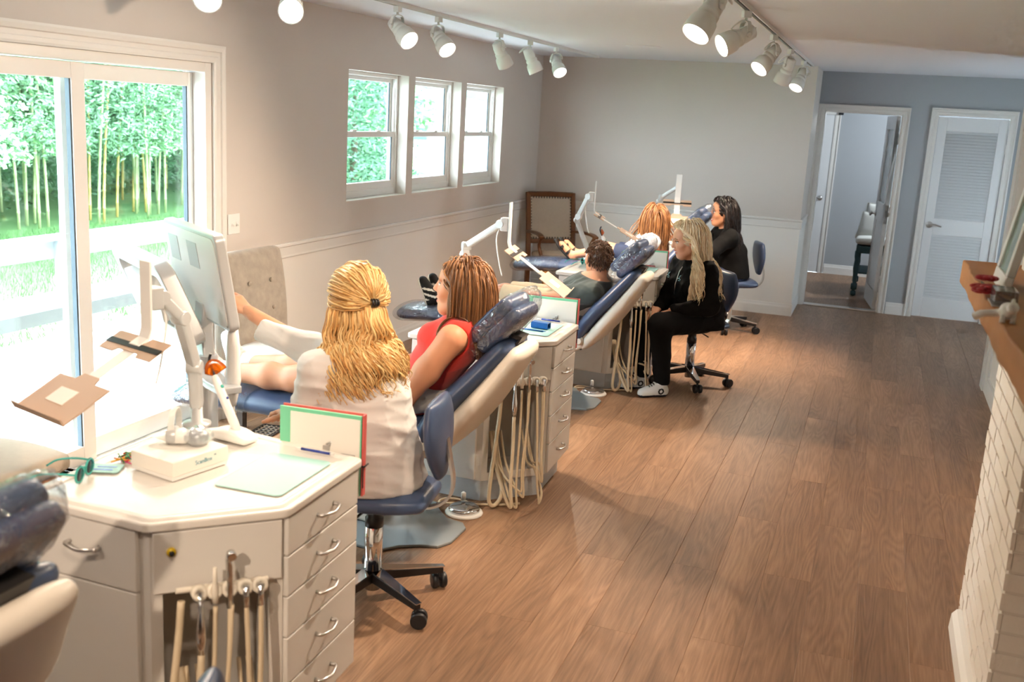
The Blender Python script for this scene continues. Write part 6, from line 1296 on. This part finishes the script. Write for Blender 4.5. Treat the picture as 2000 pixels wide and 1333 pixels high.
for y in (8.715, 8.865):      # bare feet with toes up
    an = np.array([.985, y, .65]); tip = np.array([.885, y, .735]); Dd.body.cone(an + (0, 0, -.012), tip, .032, .026, .02, (0, 1, 0), .85).cone(an, an + (.02, 0, -.03), .032, .03, .02)
    for q in range(5): t0 = tip + np.array([-.002 * q, (q - 2) * .0135, -.003 * abs(q - 1)]); Dd.body.cone(t0, t0 + (-.012, 0, .022 - .003 * q), .0095 - .0006 * q, .008, .004)
Dd.hand(Lw, (-.8, .4, 0), (0, 0, -1), (-.5, .3, .6)); Dd.hand(Rw, (-.8, -.4, 0), (0, 0, -1), (-.5, -.3, .6)); Dd.finish(.006)
s_ = Sdf(); torso(s_, pel, nk, (0, -1, 0), (-.8, 0, .5), .15, [Ls, Rs], inf=.012); limb(s_, [Ls, lp(Ls, Le, .8)], [.066, .056], .04); limb(s_, [Rs, lp(Rs, Re, .8)], [.066, .056], .04)
Dd.cloth('t_shirt', s_, M_ltop, .009, planeclip(((1.72, 8.765, .92), (.2, 0, 1))), .004, 51)
s_ = Sdf(); s_.ell((1.55, 8.77, .685), (.13, .165, .10), None, .04)
for y in (8.69, 8.84): s_.cone((1.54, y, .69), (1.36, y, .71), .098, .085, .03)
Dd.cloth('shorts', s_, M_navy, .009, planeclip(((1.37, 8.7, .7), (-1, 0, .1))), .003, 52)
for y in (8.715, 8.865):
    sd = thing('sandal', None, None, (0, 0, 0)); sd.parent = Dd.root; sd.location = Vector(Dd.local(np.array([.98, y, .65])))
    obj('sole', MB().strip([(.045, 0, -.062), (-.03, 0, -.02), (-.11, 0, .055), (-.165, 0, .125)], [.055, .062, .074, .05], .018, (0, 1, 0)), M_blackpl, sd, .006)
    for (px, pz, rr) in ((-.075, .075, .036), (-.02, .028, .042)): obj('strap', MB().strip([(px - .012 + rr * .9 * math.sin(a) * .62, rr * 1.08 * math.cos(a), pz - .014 + rr * math.sin(a) * .62) for a in np.linspace(-.3, PI + .3, 12)], .024, .004, (-.64, 0, .76)), M_blackpl, sd)
bodD = [(np.array([1.69, 8.765, .76]), np.array([.125, .175, .14]))]
SD = Dd.fall(scalp(760, lambda a, b, d: (d > .02 and a < .065) or (a < .0 and d > -.045), 61), .29, wave=.004, wfreq=26, stiff=.66, out=.012, bodies=bodD, seed=62, jit=.08, flow=lambda r: (-.5, .8 * np.sign(r[1]) * (r[2] > .06), 0))
Dd.hair(SD, rad=.0036, cols=(lin(100, 62, 38), lin(182, 130, 82)), cap=Dd.cap(.008, .05), seed=63)
hb_ = MB().tube([tuple(np.array([.02 - .02, .088 * math.cos(a), .03 + .094 * math.sin(a)])) for a in np.linspace(-.1, PI + .1, 20)], .005, 6).xf(Matrix([list(Dd.hR[0]) + [0], list(Dd.hR[1]) + [0], list(Dd.hR[2]) + [0], [0, 0, 0, 1]]).transposed()); o = obj('headband', hb_, M_tan, Dd.root); o.location = Vector(Dd.local(Dd.hc))

# ---------------------------------------------------------------- E: blonde woman in black
E_ = Person('blonde woman in black scrubs sitting on a stool with folded hands', (2.33, 7.29, 0.0), (222, 168, 138))
fE = np.array([-.76, -.65, 0]); lE = np.array([.65, -.76, 0]); pel = (2.36, 7.22, .545); nk = (2.325, 7.13, .90)
Ls, Le, Lw = (2.43, 7.015, .86), (2.475, 6.975, .635), (2.235, 6.905, .585); Rs, Re, Rw = (2.215, 7.255, .86), (2.155, 7.18, .63), (2.125, 6.985, .585)
E_.head((2.268, 7.075, 1.055), (-.86, -.46, -.17), (-.05, -.05, 1), mouth=.001, neck=(2.325, 7.125, .90), brow=(150, 110, 80), lip=(205, 110, 110))
torso(E_.body, pel, nk, lE, fE, .15, [Ls, Rs]); limb(E_.body, [Le, Lw], [.042, .028]); limb(E_.body, [Re, Rw], [.042, .028])
nl = lin(230, 228, 232); E_.hand(Lw, (-.72, .10, -.28), (-.25, .1, -1), (-.3, .2, .6), (22, 30, 24), nails=nl); E_.hand(Rw, (-.25, -.80, -.25), (-.2, -.1, -1), (-.7, .3, .5), (22, 30, 24), nails=nl)
hL, hR_ = (2.415, 7.135, .515), (2.295, 7.275, .515); kL, kR = (2.185, 6.80, .50), (2.025, 6.955, .505); aL, aR = (2.225, 6.82, .11), (2.05, 6.96, .11)
limb(E_.body, [hL, kL, aL], [.08, .055, .035]); limb(E_.body, [hR_, kR, aR], [.08, .055, .035]); E_.finish()
s_ = Sdf(); torso(s_, pel, nk, lE, fE, .172, [Ls, Rs], inf=.014, bust=1.1, belly=.02); limb(s_, [Ls, Le, tuple(np.array(Lw) * .9 + np.array(Le) * .1)], [.072, .064, .044], .04, .006); limb(s_, [Rs, Re, tuple(np.array(Rw) * .9 + np.array(Re) * .1)], [.072, .064, .044], .04, .006)
s_.cone((2.36, 7.22, .70), (2.375, 7.235, .455), .165, .185, .05, lE, .9).cone((2.325, 7.13, .89), (2.32, 7.125, .955), .068, .064, .03)
E_.cloth('jacket', s_, M_black, .007, planeclip(((2.36, 7.2, .44), (0, 0, -1)), ((2.32, 7.12, .95), (-.3, -.25, 1))), .010, 71, 1.4)
zp = MB(); E3 = lambda a, b, z: tuple(np.array([2.33, 7.14, z]) + fE * a + lE * b - E_.base)
obj('zipper', MB().tube([E3(.085, 0, .90), E3(.125, 0, .84), E3(.150, 0, .75), E3(.150, 0, .68)], .0028, 6), M_nickel, E_.root)
# small stitched emblems on the chest
for b, col in ((.075, M_teal), (-.075, M_teal)):
    em = MB().tube([E3(.165, b - .022, .797), E3(.172, b, .805), E3(.168, b + .02, .797)], .0022, 5).tube([E3(.168, b - .01, .788), E3(.17, b + .016, .79)], .002, 5).tube([E3(.171, b + .006, .802), E3(.166, b + .008, .82), E3(.163, b + .016, .826)], .0025, 5); obj('emblem', em, mat('emblem_thread', srgb(150, 200, 210), .5), E_.root)
s_ = Sdf(); limb(s_, [hL, kL, aL], [.108, .082, .058], .03); limb(s_, [hR_, kR, aR], [.108, .082, .058], .03); s_.ell((2.36, 7.21, .53), (.16, .16, .10), None, .04)
E_.cloth('trousers', s_, M_black, .0075, planeclip(((0, 0, .085), (0, 0, -1))), .0045, 72)
def cloudside(c, x, y, z): m = np.abs(np.hypot(x - .01, z + .045) - .016) < .006; c[m & (np.abs(y) > .02)] = lin(25, 28, 32)
for a in (aL, aR): shoe(E_, 'sneaker', (a[0] - .01, a[1] - .008, .0875), fE, (0, 0, 1), (214, 214, 212), (30, 36, 48), (20, 22, 26), extra=cloudside)
bodE = [(np.array([2.335, 7.14, .76]), np.array([.17, .17, .20])), (np.array([2.43, 7.02, .85]), np.array([.075, .075, .075])), (np.array([2.22, 7.25, .85]), np.array([.075, .075, .075])), (np.array([2.36, 7.2, .56]), np.array([.2, .2, .2]))]
SE = E_.fall(scalp(1000, lambda a, b, d: (d > .03 and a < .05) or (a < .0 and d > -.05), 81), .46, wave=.016, wfreq=32, stiff=.66, out=.020, bodies=bodE, seed=82, jit=.10, face=.0, fslope=.95, flow=lambda r: (-.55, 1.0 * np.sign(r[1] + .01) * (r[2] > .06), .15))
E_.hair(SE, rad=.0034, cols=(lin(222, 188, 142), lin(250, 236, 208)), cap=E_.cap(.010, .05), seed=83)

# ---------------------------------------------------------------- F: dark haired woman
Fg = Person('smiling woman with long dark hair in black scrubs at the far chair', (2.30, 9.50, 0.0), (210, 150, 114))
fF = np.array([-.92, -.39, 0]); lF = np.array([.39, -.92, 0]); pel = (2.27, 9.46, .545); nk = (2.22, 9.41, .92)
Ls, Le, Lw = (2.27, 9.27, .87), (2.14, 9.10, .74), (1.98, 8.98, .85); Rs, Re, Rw = (2.14, 9.56, .87), (2.0, 9.50, .72), (1.86, 9.30, .83)
Fg.head((2.165, 9.385, 1.075), (-.90, -.42, .02), (0, 0, 1), mouth=.004, neck=(2.215, 9.405, .92), brow=(40, 28, 22), lip=(190, 92, 88), iris=(40, 28, 20))
torso(Fg.body, pel, nk, lF, fF, .145, [Ls, Rs]); limb(Fg.body, [Le, Lw], [.04, .027]); limb(Fg.body, [Re, Rw], [.04, .027]); Fg.hand(Lw, (-.8, -.2, .3), (0, 0, -1), (-.4, .7, .3)); Fg.hand(Rw, (-.8, -.4, .2), (0, 0, -1), (-.4, -.7, .3))
hL, hR_ = (2.31, 9.38, .51), (2.23, 9.55, .51); kL, kR = (1.96, 9.22, .50), (1.93, 9.42, .50); aL, aR = (1.98, 9.24, .11), (1.95, 9.44, .11)
limb(Fg.body, [hL, kL, aL], [.075, .053, .035]); limb(Fg.body, [hR_, kR, aR], [.075, .053, .035]); Fg.finish(.009)
s_ = Sdf(); torso(s_, pel, nk, lF, fF, .16, [Ls, Rs], inf=.014, bust=1.0); limb(s_, [Ls, Le, Lw], [.068, .058, .04], .04, .006); limb(s_, [Rs, Re, Rw], [.068, .058, .04], .04, .006); s_.cone((2.27, 9.46, .7), (2.285, 9.465, .50), .15, .172, .05, lF, .9).cone((2.20, 9.41, .90), (2.19, 9.405, .955), .066, .062, .03)
Fg.cloth('jacket', s_, M_black, .008, planeclip(((2.3, 9.4, .50), (0, 0, -1)), ((2.19, 9.40, .95), (-.4, -.2, 1))), .005, 91)
s_ = Sdf(); limb(s_, [hL, kL, aL], [.10, .078, .056], .03); limb(s_, [hR_, kR, aR], [.10, .078, .056], .03); s_.ell((2.27, 9.46, .52), (.15, .15, .10), None, .04); Fg.cloth('trousers', s_, M_navy, .009, planeclip(((0, 0, .085), (0, 0, -1))), .004, 92)
for a in (aL, aR): shoe(Fg, 'shoe', (a[0], a[1], .0875), fF, (0, 0, 1), (30, 30, 34), (230, 230, 228))
bodF = [(np.array([2.21, 9.415, .76]), np.array([.155, .16, .20])), (np.array([2.27, 9.28, .86]), np.array([.07, .07, .07])), (np.array([2.14, 9.55, .86]), np.array([.07, .07, .07]))]
SF = Fg.fall(scalp(520, lambda a, b, d: (d > .03 and a < .055) or (a < .0 and d > -.05), 101), .40, wave=.010, wfreq=32, stiff=.66, out=.016, bodies=bodF, seed=102, jit=.1, face=.005, fslope=1.0, flow=lambda r: (-.6, .9 * np.sign(r[1]) * (r[2] > .06), .1))
Fg.hair(SF, rad=.0044, cols=(lin(14, 11, 11), lin(40, 30, 27)), cap=Fg.cap(.010, .05), seed=103)
